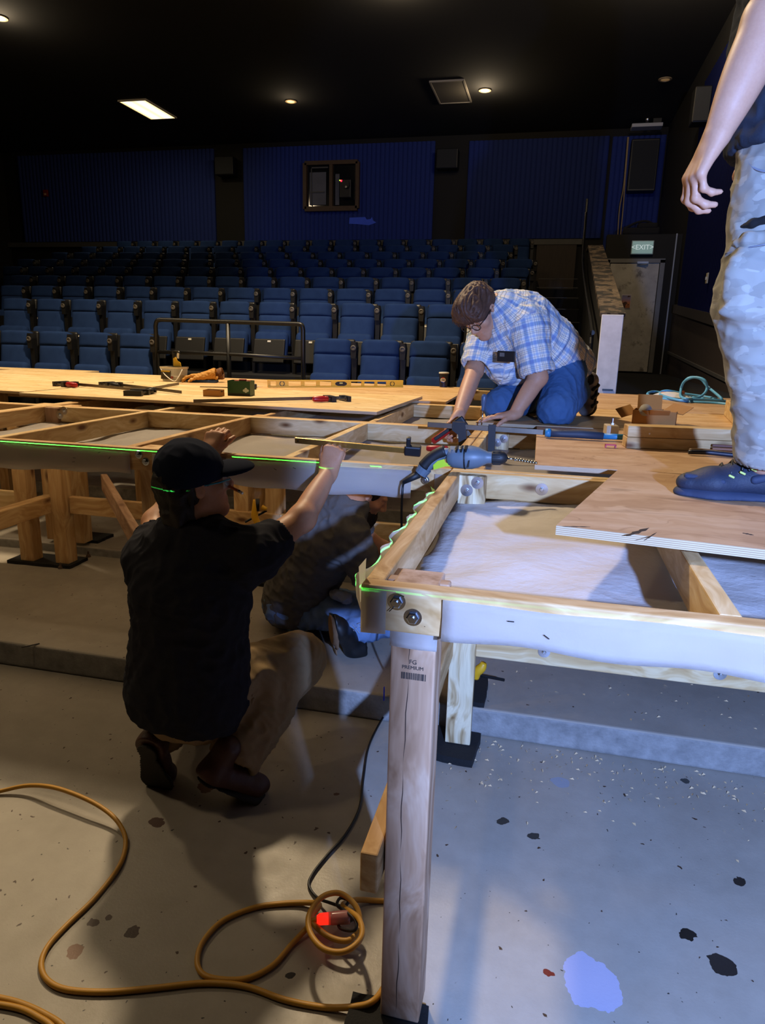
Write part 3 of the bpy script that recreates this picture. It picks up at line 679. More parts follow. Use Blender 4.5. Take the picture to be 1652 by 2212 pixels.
pad(-3.15, -2.72, 3.42, 3.60, .12, 'black rubber pad under the paired legs at the left', .04)
for x, y, w_ in ((-1.545, 2.56, .2), (-1.54, 3.56, .36), (-.38, 3.56, .24), (-2.95, 3.85, .36), (-1.6, 3.80, .24), (-4.3, 3.5, .3)):
    pad(x-w_/2, x+w_/2, y-.07, y+.10, floor_z(y), {-1.545: 'black rubber pad under the middle front leg beside the person in the cap', -1.54: 'black rubber pad under the two legs with the yellow clamp', -.38: 'black rubber pad behind the crouching person', -2.95: 'black rubber pad behind the paired left legs, one step up', -1.6: 'black rubber pad one step up under the third-row middle leg', -4.3: 'black rubber pad at the left edge of the view'}[x])
# ------------------------------------------------------------------ plywood
PLY1 = plyface('pale plywood', 'dcbd8a', 'd2af78', 'e5cb9e', .35)
PLY2 = plyface('reddish plywood', 'bf9a76', 'b08a66', 'caa988', .4)
PLY3 = plyface('yellow plywood', 'cba574', 'bd945f', 'd6b487', .5)
def sheet(label, p0, u, L, B, z, mat, th=.018, tilt=(0, 0)):
    """corner p0, direction u (angle) for the long edge, z = underside"""
    c = Vector((p0[0]+math.cos(u)*L/2-math.sin(u)*B/2, p0[1]+math.sin(u)*L/2+math.cos(u)*B/2, z+th/2))
    o = MB().box((0, 0, 0), (L, B, th), bev=.0015, seg=1).build('plywood_sheet', mat, None, c, (tilt[0], tilt[1], u)); return tag(o, label, 'plywood sheet', 'loose plywood sheets')
Z1 = ZT+.001
sheet('large pale plywood sheet with clamps and small boxes lying on it', (-3.38, 3.93), -.035, 2.44, 1.22, Z1+.019, PLY1)
sheet('pale plywood sheet at the left edge beside the sheet with clamps', (-5.85, 4.10), -.035, 2.44, 1.22, Z1+.019, PLY1)
sheet('plywood sheet at the rear under the spirit level', (-3.14, 4.90), 0, 2.44, 1.22, Z1, PLY3)
sheet('plywood sheet at the rear left under the bucket', (-5.6, 5.16), 0, 2.44, 1.28, Z1+.0005, PLY1)
sheet('plywood sheet along the rear edge in front of the blue seats', (-4.7, 6.125), 0, 4.0, .34, Z1, PLY3)
sheet('plywood strip along the rear edge at the far left', (-7.2, 6.45), 0, 2.44, .3, Z1, PLY1)
sheet('plywood sheet with the hammer, near edge beside the drill bit', (-.03, 2.52), .015, 1.66, 1.20, Z1, PLY2)
o = MB().prism([(x-.8, y-2.0) for x, y in ((.04, 1.584), (1.58, 1.37), (1.66, 2.22), (.245, 2.40))], .022).build('plywood_sheet', PLY2, None, (.8, 2.0, Z1+.0195)); 
DK = M('dark pitch pocket', '2a1a12', .8, var=.4, vs=200)
for (ax_, ay_, bx_, by_, wd) in ((1352, 1158, 1402, 1140, .006), (1603, 1151, 1628, 1156, .004), (1215, 1137, 1275, 1138, .0025), (1390, 1168, 1418, 1150, .0015)):
    a_ = atz(ax_, ay_, Z1+.0418); b_ = atz(bx_, by_, Z1+.0418); d_ = (b_-a_).normalized(); n_ = Vector((-d_.y, d_.x, 0)); L_ = (b_-a_).length
    pts = [a_+d_*(L_*t)+n_*(wd*(math.sin(PI*t)**.6)*(1+.4*math.sin(19*t))*s_) for s_, ts in ((1, [k/10 for k in range(11)]), (-1, [1-k/10 for k in range(1, 10)])) for t in ts]
    MB().prism([(q.x-.8, q.y-2.0) for q in pts], .0006, Matrix.Translation((0, 0, .0219))).build('pitch_pocket', DK, o)
tag(o, 'loose plywood sheet under the shoe of the standing person, set askew', 'plywood sheet', 'loose plywood sheets')
sheet('yellow plywood sheet under the knees of the person in plaid', (-.37, 3.76), 0, 2.0, 1.12, Z1, PLY3)
sheet('pale plywood sheet at the rear right under the blue hose', (-.30, 4.90), 0, 2.3, 1.55, Z1, PLY2)
# ------------------------------------------------------------------ cords
YCORD = M('yellow cord jacket', 'b8862b', .5, var=.12, vs=30)
BCORD = M('black cord jacket', '0d0e12', .45)
def fl(pts, z=.007): return [atz(p[0], p[1], p[2] if len(p) > 2 else z) for p in pts]
e1 = thing('extension_cord', 'long yellow extension cord curving over the floor, knotted at its glowing red socket', 'cord', tuple(atz(720, 1990, 0)))
main = [(-60, 1722), (0, 1709, .012), (60, 1697, .03), (120, 1702, .05), (190, 1728, .05), (240, 1760, .035), (266, 1795, .02), (271, 1830), (255, 1875), (205, 1940), (145, 1998), (103, 2045), (89, 2085), (103, 2118), (145, 2138), (230, 2143), (330, 2135), (440, 2124), (530, 2131), (615, 2160), (700, 2176), (770, 2174, .02), (806, 2162, .03), (832, 2128, .012), (880, 2050)]
loop = [(905, 1960), (860, 1948), (818, 1946), (770, 1944, .02), (740, 1956, .05), (775, 1985, .09), (780, 2025, .10), (745, 2055, .10), (700, 2050, .10), (670, 2015, .10), (668, 1975, .10), (695, 1938, .10), (735, 1930, .09), (770, 1960, .07), (776, 2005, .05), (750, 2032, .05), (705, 2020, .05), (672, 1985, .05), (690, 1955, .03), (660, 1950, .012), (600, 1953), (545, 1962), (480, 1990), (438, 2035), (426, 2078), (442, 2107), (490, 2117), (540, 2112), (590, 2085), (630, 2040), (660, 2008, .02), (672, 1992, .05), (686, 1985, .06)]
m = MB(); c0 = e1.location
m.tube([p-c0 for p in spline(fl(main), 7)], .0072, 8); m.tube([p-c0 for p in spline(fl(loop), 7)], .0072, 8)
m.build('cord', YCORD, e1, smooth=True)
a = atz(684, 1986, .06)-c0; b = atz(738, 1982, .06)-c0; dd = (b-a).normalized()
REDG = M('glowing red socket', 'b0202a', .25, emit=('ff2a18', 1.1)); CLEARP = M('clear pink plastic', 'c88a86', .2, trans=.3)
MB().lathe([(.009, 0), (.014, .008), (.0145, .035)], a, dd, 14).build('lit_socket', REDG, e1, smooth=True)
MB().lathe([(.0150, .03), (.016, .04), (.017, .075), (.0165, .085)], a, dd, 14).build('socket_face', CLEARP, e1, smooth=True)
e2 = thing('extension_cord', 'doubled yellow cord in the lower left corner of the floor', 'cord', tuple(atz(50, 2180, 0)))
m = MB(); c0 = e2.location
for q in ([(-80, 2140), (-20, 2152), (40, 2166), (95, 2190), (140, 2222), (170, 2290)], [(-80, 2168), (-20, 2168), (40, 2178), (80, 2196), (118, 2225), (140, 2290)]):
    m.tube([p-c0 for p in spline(fl(q), 7)], .0072, 8)
m.build('cord', YCORD, e2, smooth=True)
# ------------------------------------------------------------------ drill
DG = M('drill grey plastic', '5c6a76', .45, var=.1, vs=20); DD = M('drill dark rubber', '14161a', .55); LIME = M('lime trigger', 'b6d326', .4)
YD = 2.375
def dp(x, y, dy=0.0): return atY(860+x/5.507, 960+y/5.507, YD+dy)
dr = thing('power_drill', 'grey corded power drill with lime trigger lying across the frame corner', 'drill', tuple(dp(700, 170)))
O = Vector(dr.location)
def D(x, y, dy=0.0): return dp(x, y, dy)-O
ax = (D(1290, 160)-D(560, 150)).normalized()
s5 = .00163/5.507*1.0
m = MB(); L = [(0, 60), (30, 105), (90, 128), (200, 136), (300, 138), (380, 118), (450, 84), (480, 70), (535, 68)]
m.lathe([(r*s5, x*s5) for x, r in L], D(575, 150), ax, 28); m.build('motor_housing', DG, dr, auto=40)
m = MB(); m.lathe([(x, z) for x, z in ((138.5*s5, 210*s5), (141*s5, 215*s5), (141*s5, 224*s5), (138.5*s5, 230*s5))], D(575, 150), ax, 28, cap=False)
for k in (0, 1, 2): m.box(D(700+55*k, 60, -.028), (.006, .02, .022), rot=(.6, .2, 0))
m.box(D(838, 230, -.040), (.004, .012, .024), rot=(.1, .1, 0)); m.build('vent_slots', DD, dr)
MB().box(D(700, 45, -.018), (.048, .002, .014), rot=(-.75, 0, 0)).build('maker_plate', M('silver plate', 'b9ac95', .35, .5), dr)
m = MB(); m.lathe([(.014, 0), (.023, .004), (.0245, .02), (.0235, .034), (.019, .046), (.010, .054)], D(1105, 158), ax, 24); m.build('chuck', DD, dr, auto=30)
m = MB()
for k in range(14):
    t = 2*PI*k/14; q = Vector((0, 0, 1)).rotation_difference(ax)
    p = D(1105, 158)+ax*.018+q @ Vector((.0243*math.cos(t), .0243*math.sin(t), 0)); m.cyl(p-ax*.012, p+ax*.014, .0012, 5)
m.build('chuck_ribs', BLACKMETAL, dr)
b0 = D(1285, 162); b1 = D(1648, 222, .01); m = MB(); m.cyl(b0, b0+(b1-b0)*.3, .0042, 10); bx = (b1-b0).normalized(); n1 = bx.orthogonal().normalized(); n2 = bx.cross(n1)
for s_ in (0, PI):
    m.tube([b0+(b1-b0)*(.28+.72*k/60) + (n1*math.cos(s_+k*.42)+n2*math.sin(s_+k*.42))*.0035 for k in range(61)], .0028, 6)
m.build('drill_bit', M('bright steel', 'b9b4a8', .25, 1.0), dr, smooth=True)
m = MB(); hp = [D(640, 105), D(540, 110), D(450, 170), D(370, 235), D(300, 300), D(262, 340)]
m.tube(spline(hp, 6), [.021*(1-.25*abs(k/30-.5)) if k < 27 else .022 for k in range(31)], 14); m.build('handle', DG, dr, smooth=True)
m = MB(); m.tube(spline([D(560, 75, -.004), D(470, 115, -.004), D(380, 180, -.004), D(300, 265, -.004)], 6), .0215, 14); m.build('rubber_grip', DD, dr, smooth=True)
m = MB(); m.tube([D(320, 275), D(268, 345)], [.026, .024], 14); m.build('handle_collar', DG, dr, smooth=False)
tri = [(415, 245), (470, 195), (545, 175), (562, 215), (620, 240), (622, 258), (560, 262), (480, 285), (430, 302), (418, 296)]
m = MB(); vs = [D(x, y, -.019) for x, y in tri]+[D(x, y, .006) for x, y in tri]; n = len(tri)
m.add(vs, [tuple(range(n)), tuple(reversed(range(n, 2*n)))]+[(i, n+i, n+(i+1) % n, (i+1) % n) for i in range(n)]); m.build('trigger', LIME, dr)
m = MB(); m.tube([D(245, 355), D(150, 405), D(60, 455)], [.014, .011, .007], 10); m.build('strain_relief', DD, dr, smooth=True)
cp = [D(62, 452)+O, atY(869, 1060, 2.36), atY(867, 1110, 2.36), atY(868, 1180, 2.35), atY(868, 1300, 2.33), atY(862, 1420, 2.32), atz(850, 1515, .06), atz(828, 1548, .02)]
cp += fl([(797, 1610), (785, 1680), (776, 1745), (748, 1800), (706, 1848), (677, 1885), (667, 1912), (684, 1938, .01), (712, 1950, .03), (742, 1958, .05), (752, 1945, .06), (735, 1940, .06), (728, 1955, .06), (745, 1968, .07), (768, 1990, .08), (765, 2010, .07), (735, 2005, .05), (732, 1988, .05), (750, 1984, .06)])
MB().tube([p-O for p in spline(cp, 7)], .0042, 8).build('power_cord', BCORD, dr, smooth=True)
a = atz(770, 1980, .06)-O; b = atz(738, 1983, .06)-O
MB().tube([a, a+(b-a)*.4, b], [.006, .012, .014], 10).build('plug', BLACKPLASTIC, dr, smooth=True)
# ------------------------------------------------------------------ clamps
REDH = M('red clamp handle', 'a3161a', .35); CLB = M('black cast clamp', '16171a', .45, var=.2, vs=40); GOLD = M('brass coloured bar', 'b08d4a', .35, .85, var=.2, vs=60)
def fclamp(label, p_head, p_end, handle=REDH, bar=STEEL, flip=1, z=None):
    """clamp lying on its side: jaws at p_head, bar running to p_end (world points); flip picks the side the jaws point to"""
    a = Vector(p_head); b = Vector(p_end); L = (b-a).length; x = (b-a).normalized(); zz = Vector((0, 0, 1)); zz = (zz-x*zz.dot(x)).normalized(); y = zz.cross(x)
    o = thing('bar_clamp', label, 'clamp', tuple(a), 0, 'bar clamps'); o.rotation_euler = Matrix((x, y, zz)).transposed().to_euler()
    F = lambda poly: [(q[0], q[1]*flip) for q in poly]
    MB().box((L/2, 0, .018), (L, .007, .020), bev=.001).build('bar', bar, o)
    m = MB(); m.prism(F([(-.016, -.022), (.024, -.022), (.026, .03), (.018, .095), (-.008, .095), (-.012, .03)]), .034); m.build('fixed_jaw', CLB, o)
    m = MB(); m.prism(F([(.09, -.022), (.14, -.022), (.145, .055), (.132, .10), (.100, .10), (.094, .05)]), .036); m.build('sliding_jaw', CLB, o)
    m = MB(); m.cyl((.03, .082*flip, .018), (.15, .082*flip, .018), .006, 8); m.lathe([(.014, 0), (.014, .005)], (.03, .082*flip, .018), (-1, 0, 0), 12); m.build('screw', STEEL, o)
    m = MB(); m.lathe([(.010, 0), (.018, .006), (.0195, .05), (.017, .10), (.011, .108)], (.15, .082*flip, .021), (1, 0, 0), 12); m.build('handle', handle, o, smooth=True)
    return o
zt = 1.1085
fclamp('red-handled bar clamp at the left on the pale plywood, its bar pointing right', atz(140, 833, zt), atz(338, 851, zt), flip=-1)
fclamp('middle bar clamp with black handle on the pale plywood, crossing another bar', atz(240, 834, zt), atz(392, 853, zt), handle=BLACKPLASTIC, flip=-1)
fclamp('bar clamp with red button on the pale plywood, bar pointing up to the right', atz(276, 855, zt), atz(386, 834, zt), handle=BLACKPLASTIC, flip=-1)
fclamp('long bar clamp with red handle at the front right corner of the pale plywood', atz(742, 865, zt), atz(418, 873, zt), flip=1)
# clamp gripping the double joist by the hand of the person in plaid
a = Vector((-.515, 3.30, 1.098)); gc = thing('bar_clamp', 'bar clamp gripping the doubled joist next to the flat hand', 'clamp', tuple(a), 0, 'bar clamps')
MB().box((.30, 0, .015), (.68, .007, .024), bev=.001, rot=(0, .015, 0)).build('bar', STEEL, gc)
m = MB(); m.prism([(.250, .035), (.285, .035), (.285, -.10), (.268, -.13), (.256, -.10)][::-1], .022, Matrix(((1, 0, 0, 0), (0, 0, -1, .011), (0, 1, 0, 0), (0, 0, 0, 1)))); m.build('fixed_jaw', CLB, gc)
m = MB(); m.prism([(.08, .04), (.14, .04), (.15, -.02), (.15, -.10), (.12, -.105), (.11, -.02), (.08, -.0)][::-1], .024, Matrix(((1, 0, 0, 0), (0, 0, -1, .012), (0, 1, 0, 0), (0, 0, 0, 1)))); m.build('sliding_jaw', CLB, gc)
MB().cyl((.06, 0, -.095), (.165, 0, -.095), .006, 8).build('screw', STEEL, gc)
MB().lathe([(.009, 0), (.016, .006), (.017, .06), (.014, .10), (.01, .106)], (.065, 0, -.095), (-1, 0, 0), 14).build('handle', REDH, gc, smooth=True)
a = Vector((-.545, 3.40, 1.02)); gc = thing('bar_clamp', 'bar clamp tilted in the hand of the person in plaid', 'clamp', tuple(a), 0, 'bar clamps'); gc.rotation_euler = (0, math.radians(-38), 0)
m = MB(); m.lathe([(.009, 0), (.016, .006), (.017, .06), (.014, .10), (.01, .106)], (0, 0, 0), (1, 0, 0), 14); m.build('handle', REDH, gc, smooth=True)
m = MB(); m.box((.07, -.014, .004), (.10, .012, .018), bev=.003); m.build('handle_inlay', BLACKPLASTIC, gc)
m = MB(); m.cyl((.10, 0, 0), (.19, 0, 0), .006, 8); m.build('screw', STEEL, gc)
m = MB(); m.box((.17, 0, -.01), (.05, .03, .07), bev=.008); m.build('sliding_jaw', CLB, gc)
MB().box((.17, 0, -.09), (.02, .006, .16), bev=.001).build('bar', STEEL, gc)
# brass-coloured bar held by the person in the cap
p0 = atY(637, 951, 2.40); p1 = atY(884, 974, 2.452); o = thing('bar_clamp', 'brass-coloured clamp bar held level by the person in the cap, ending at the drill', 'clamp', tuple(p0), 0, 'bar clamps')
x = (p1-p0).normalized(); zz = Vector((0, -.35, 1)); zz = (zz-x*zz.dot(x)).normalized(); o.rotation_euler = Matrix((x, zz.cross(x), zz)).transposed().to_euler(); L = (p1-p0).length
MB().box((L/2, 0, 0), (L, .007, .022), bev=.0012).build('bar', GOLD, o)
MB().lathe([(.003, 0), (.003, .001)], (.012, -.0035, 0), (0, -1, 0), 10).build('hole', BLACKPLASTIC, o)
m = MB(); m.box((L+.012, 0, .004), (.06, .03, .04), bev=.006); m.box((L-.005, 0, .03), (.016, .02, .05), bev=.004); m.build('sliding_jaw', CLB, o)
YEL = M('yellow clamp body', 'd9a21c', .4)
def qclamp(label, P, Y, bar, body, jaw, trig):
    o = thing('quick_clamp', label, 'clamp', tuple(atY(*P, Y)), 0, 'yellow quick clamps'); O_ = Vector(o.location)
    g = lambda q, dy=0: atY(q[0], q[1], Y+dy)-O_
    MB().tube([g(bar[0], -.02), g(bar[1], .05)], .0065, 6).build('bar', BLACKMETAL, o)
    MB().tube(spline([g(q) for q in body], 5), [.012+.008*math.sin(PI*min(1, k/(5*(len(body)-1)))) for k in range(5*(len(body)-1)+1)], 10).build('grip', YEL, o, smooth=True)
    MB().tube([g(q, .03) for q in jaw], [.016, .010], 8).build('jaw', YEL, o, smooth=True)
    MB().tube([g(q, -.004) for q in trig], [.012, .008], 8).build('trigger', BLACKPLASTIC, o, smooth=True)
qclamp('yellow quick clamp standing between the two legs beyond the person in the cap', (552, 1112), 3.40, ((529, 1128), (576, 1103)), [(551, 1079), (551, 1098), (550, 1115), (555, 1128), (560, 1140)], [(566, 1096), (576, 1100)], [(556, 1078), (557, 1104)])
qclamp('yellow quick clamp behind the pale striped leg', (1032, 1450), 2.56, ((962, 1444), (1089, 1469)), [(1045, 1432), (1040, 1442), (1030, 1452), (1028, 1466)], [(1022, 1458), (1012, 1462)], [(1034, 1444), (1030, 1456)])
# ------------------------------------------------------------------ spirit level, bucket, gloves, boxes, cup
a = Vector((-2.29, 5.50, Z1+.0375)); a.z = 1.0895+.0305; b = Vector((-1.275, 6.16, a.z)); L = (b-a).length; ang = math.atan2(b.y-a.y, b.x-a.x)
lv = thing('spirit_level', 'long yellow spirit level standing on edge at the rear of the plywood', 'level', tuple(a), ang)
LY = M('yellow level paint', 'f7c63c', .4)
m = MB(); hgt = .061
m.box((L/2, 0, hgt/2-.006), (L, .024, .012), bev=.001); m.box((L/2, 0, -hgt/2+.006), (L, .024, .012), bev=.001)
wins = [(.02, .06), (.145, .235), (.26, .345), (.37, .455), (.60, .68), (.70, .78), (.80, .87)]
edges = [0]+[x for w_ in wins for x in w_]+[1]
for i in range(0, len(edges), 2): m.box(((edges[i]+edges[i+1])/2*L, 0, 0), ((edges[i+1]-edges[i])*L, .014, hgt-.02))
m.build('beam', LY, lv)
BLK = BLACKPLASTIC; VIAL = M('level vial', 'd9dc86', .15)
for x in (.10, .915):
    r = MB().lathe([(.016, -.009), (.022, -.009), (.022, .009), (.016, .009)], (x*L, 0, 0), (0, 1, 0), 20, cap=False).build('vial_ring', BLK, lv)
    MB().cyl((x*L-.01, 0, -.011), (x*L+.01, 0, .011), .006, 10).build('vial', VIAL, r)
m = MB(); m.lathe([(.05, 0), (.05, .018)], (0, 0, 0), (0, 1, 0), 28); vv = [(.525*L+x*1.05, y-.009, z*.42) for x, y, z in m.v]; m2 = MB(); m2.add(vv, m.f); r = m2.build('vial_mount', BLK, lv)
MB().box((.525*L, -.002, .006), (.03, .022, .012), bev=.003).build('vial', VIAL, r)
bk = thing('plastic_tub', 'clear plastic tub with a yellow and black label on the rear plywood', 'tub', (-3.27, 5.72, 1.0895), -.1)
CLR = NT('cloudy clear plastic'); CLR.set('d8d4c8', .25); CLR.b.inputs['Alpha'].default_value = .45
m = MB(); q = [(.085, .072), (.1, .085)]
def tub(m, s0, s1, h0, h1):
    vs = []; n = 24
    for s_, h in ((s0, h0), (s1, h1)):
        for k in range(n):
            t = 2*PI*k/n; cx = math.copysign(abs(math.cos(t))**.5, math.cos(t)); sy = math.copysign(abs(math.sin(t))**.5, math.sin(t)); vs.append((s_*cx*1.1, s_*sy*.85, h))
    m.add(vs, [(i, (i+1) % n, n+(i+1) % n, n+i) for i in range(n)]); return m
tub(m, .085, .100, 0, .125); m.add([(x, y, .001) for x, y, z in m.v[:24]], [tuple(range(24))]); m.build('body', CLR.m, bk)
tub(tub(MB(), .104, .105, .115, .130), .100, .100, .115, .13).build('rim', M('tub rim', 'd9d3c4', .35), bk)
MB().tube(spline([(-.108, -.05, .11), (-.02, -.10, .055), (.06, -.10, .01), (.1, -.09, .04), (.112, -.04, .11)], 6), .004, 6).build('handle', M('white plastic', 'e6e2d8', .4), bk, smooth=True)
lb = MB().box((-.03, -.084, .06), (.10, .003, .075), rot=(-.1, 0, 0)).build('label', M('dark label', '3a3222', .5), bk)
MB().box((-.03, -.0865, .092), (.09, .002, .012), rot=(-.1, 0, 0)).build('label_stripe', M('label yellow', 'c9a32a', .5), lb)
MB().box((.02, -.0845, .04), (.05, .002, .02), rot=(-.1, 0, 0)).build('label_panel', M('label red', '8a3a24', .5), lb)
MB().box((0, 0, .028), (.17, .13, .05), bev=.01).build('contents', M('screws in tub', '9a8f7c', .6, var=.4, vs=90), bk)
hb = thing('hang_card', 'black and yellow carded tool standing out of the clear tub', 'packaging', (-3.235, 5.72, 1.215), -.2)
m = MB(); m.box((0, 0, 0), (.15, .10, .012), bev=.003); m.box((-.045, .01, .06), (.028, .02, .13), bev=.006); m.tube(spline([(-.055, .01, .12), (-.05, .01, .135), (.01, .01, .135), (.02, .01, .11)], 5), .007, 6); m.build('holder', BLACKPLASTIC, hb)
m = MB(); m.prism([(-.03, 0), (.055, 0), (.05, .035), (.02, .05), (-.005, .085), (-.03, .07)], .006, Matrix(((1, 0, 0, 0), (0, 0, 1, -.02), (0, 1, 0, .005), (0, 0, 0, 1)))); m.build('card', M('yellow card', 'dcb12c', .45), hb)
MB().box((.022, -.015, .10), (.022, .004, .045), rot=(0, .1, 0)).build('barcode_tag', M('white tag', 'e0dccf', .5), hb)
gb = thing('cardboard_box', 'green screw box with open top on the pale plywood', 'box', (-2.055, 4.47, 1.109), .1)
GRN = M('green print', '1c4a2c', .45, var=.1); m = MB(); w_, d_, h_ = .155, .10, .10
m.box((0, -d_/2, h_/2), (w_, .003, h_)); m.box((0, d_/2, h_/2), (w_, .003, h_)); m.box((-w_/2, 0, h_/2), (.003, d_, h_)); m.box((w_/2, 0, h_/2), (.003, d_, h_)); m.box((0, 0, .002), (w_, d_, .004)); m.build('carton', GRN, gb)
MB().box((0, -d_/2-.002, .008), (w_, .002, .016)).build('dark_band', M('band black', '0f1a12', .5), gb)
m = MB()
for x, z in ((0, .046), (-.012, .036), (.012, .036), (0, .03)): m.lathe([(.009, 0), (.009, .0012)], (.05+x, -d_/2-.0015, z), (0, -1, 0), 12)
m.build('emblem', M('pale emblem', 'c4cfc0', .5), gb)
m = MB(); m.box((.01, 0, .085), (.12, .07, .03), bev=.012); m.box((.02, -.02, .103), (.05, .03, .015), bev=.006); m.build('red_contents', M('red plastic bits', '8f2a22', .4), gb)
CARD = M('brown cardboard', 'a8763c', .8, var=.1, vs=20); CARDI = M('cardboard inside', '8d6a3e', .85, var=.1)
bb = thing('cardboard_box', 'small open brown cardboard box beside the green box', 'box', (-2.185, 4.32, 1.109), .05)
w_, d_, h_ = .112, .085, .042; m = MB(); m.box((0, -d_/2, h_/2), (w_, .003, h_)); m.box((0, d_/2, h_/2), (w_, .003, h_)); m.box((-w_/2, 0, h_/2), (.003, d_, h_)); m.box((w_/2, 0, h_/2), (.003, d_, h_)); m.box((0, 0, .01), (w_, d_, .003)); m.build('carton', CARD, bb)
m = MB()
for k in range(5): m.box((-.04+.02*k, .01*(k % 2), .033), (.016, .05, .008), rot=(0, 0, .3*k))
m.build('fasteners', M('dark fasteners', '3b2d20', .5), bb)
bp = thing('kneeling_pad', 'flat blue pad under the leather gloves', 'pad', (-3.02, 5.76, 1.0895), .18)
MB().box((0, 0, .012), (.26, .12, .024), bev=.006).build('pad', M('blue foam', '2a4f8a', .7), bp)
pb = thing('plastic_bag', 'crumpled clear plastic bag at the left end of the spirit level', 'bag', (-2.45, 5.42, 1.0895))
m = MB(); rg = np.random.default_rng(5); vs = [((i/9-.5)*.24+.012*rg.normal(), (j/5-.5)*.12+.01*rg.normal(), max(.002, .03*math.sin(PI*i/9)*math.sin(PI*j/5)+.012*rg.random())) for i in range(10) for j in range(6)]
m.add(vs, [(i*6+j, (i+1)*6+j, (i+1)*6+j+1, i*6+j+1) for i in range(9) for j in range(5)]); BAGM = NT('clear bag film'); BAGM.set('e4e0d8', .12); BAGM.b.inputs['Alpha'].default_value = .45; m.build('film', BAGM.m, pb)
hk = thing('bar_clamp', 'dark clamp head with a red pin lying between the green box and the level', 'clamp', (-2.23, 5.0, 1.109), .2, 'bar clamps')
MB().box((0, 0, .02), (.11, .05, .04), bev=.01).build('jaw', CLB, hk); MB().cyl((.0, -.026, .0), (.0, -.03, .045), .006, 8).build('pin', REDH, hk)
MB().box((-.2, .0, .008), (.36, .02, .006)).build('bar', STEEL, hk)
cu = thing('drink_cup', 'dark blue paper cup with round red, white and blue badge near front row', 'cup', (-.945, 6.40, 1.0895))
CB = M('dark blue cup', '0d1530', .45)
MB().lathe([(.034, 0), (.0445, .125)], (0, 0, 0), (0, 0, 1), 32).build('cup_body', CB, cu, auto=40)
MB().lathe([(.0465, 0), (.0475, .005), (.044, .012), (.02, .014)], (0, 0, .122), (0, 0, 1), 32).build('lid', M('white cup lid', 'd8d8d6', .35), cu, auto=40)
m1, m2_, m3 = MB(), MB(), MB()
def badge(m, f):
    pts = [(.024*math.cos(2*PI*k/36), .024*math.sin(2*PI*k/36)) for k in range(36)]; poly = [p for p in pts if f(p[1])]
    if len(poly) > 2: m.add([(x, -math.sqrt(.0425**2-x*x)-.0015+z*-.08, .066+z) for x, z in poly], [tuple(range(len(poly)))])
badge(m1, lambda z: z > .0085); badge(m2_, lambda z: -.0095 < z < .0095 or True); badge(m3, lambda z: z < -.0085)
for mm, nm, c, off in ((m2_, 'badge_white', 'e9e9ec', 0), (m1, 'badge_red', 'c01f2c', -.0008), (m3, 'badge_blue', '1d4fb0', -.0008)):
    mm.v = [(x, y+off, z) for x, y, z in mm.v]; mm.build(nm, M(nm, c, .4), cu)
text('pepsi', .0165, M('badge text', '14234f', .4), cu, (0, -.0455, .066), (PI/2, 0, 0))
# ------------------------------------------------------------------ right side clutter
TEAL = M('pale teal hose', '62b2ea', .4)
hs = thing('air_hose', 'coiled pale teal air hose on the rear right plywood', 'hose', (1.05, 6.15, 1.0895)); O_ = Vector(hs.location)
def hz(px, py, z=.006): return atz(px, py, 1.0895+z)-O_
def hY(px, py, Y): return atY(px, py, Y)-O_
P = [hz(1640, 882), hz(1560, 872), hz(1490, 868), hz(1440, 862), hz(1410, 858), hz(1398, 851, .02), hz(1412, 846, .02), hz(1450, 852), hz(1490, 858), hz(1520, 862, .012), hz(1480, 866, .012), hz(1440, 858, .02), hz(1424, 850, .03), hz(1440, 844, .05), hz(1475, 850, .03), hz(1530, 858, .012),
     hz(1560, 864, .02), hY(1528, 835, 6.15), hY(1512, 818, 6.2), hY(1488, 816, 6.25), hY(1473, 832, 6.25), hY(1470, 852, 6.2), hz(1480, 862, .03), hz(1510, 858, .03), hY(1526, 842, 6.1), hY(1522, 822, 6.1), hY(1500, 815, 6.15), hY(1478, 824, 6.2), hY(1470, 845, 6.2), hz(1476, 860, .03), hz(1530, 864, .02), hz(1590, 868), hz(1660, 872)]
MB().tube(spline(P, 8), .0105, 8).build('hose_tube', TEAL, hs, smooth=True)
rag = thing('paper_scrap', 'crumpled white rag with orange bits beneath the teal hose', 'scrap', (.98, 6.22, 1.0895))
m = MB(); rg = np.random.default_rng(9); vs = [((i/9-.5)*.34+.012*rg.normal(), (j/5-.5)*.14+.01*rg.normal(), max(.002, .045*math.sin(PI*i/9)*math.sin(PI*j/5)+.012*rg.random())) for i in range(10) for j in range(6)]
m.add(vs, [(i*6+j, (i+1)*6+j, (i+1)*6+j+1, i*6+j+1) for i in range(9) for j in range(5)]); m.build('rag', M('white rag', 'd8d4d2', .8), rag, smooth=True)
m = MB(); m.box((-.05, .03, .03), (.04, .03, .03), bev=.008); m.box((.1, .04, .045), (.03, .03, .03), bev=.008); m.build('orange_bits', M('orange bits', 'c8643a', .6), rag)
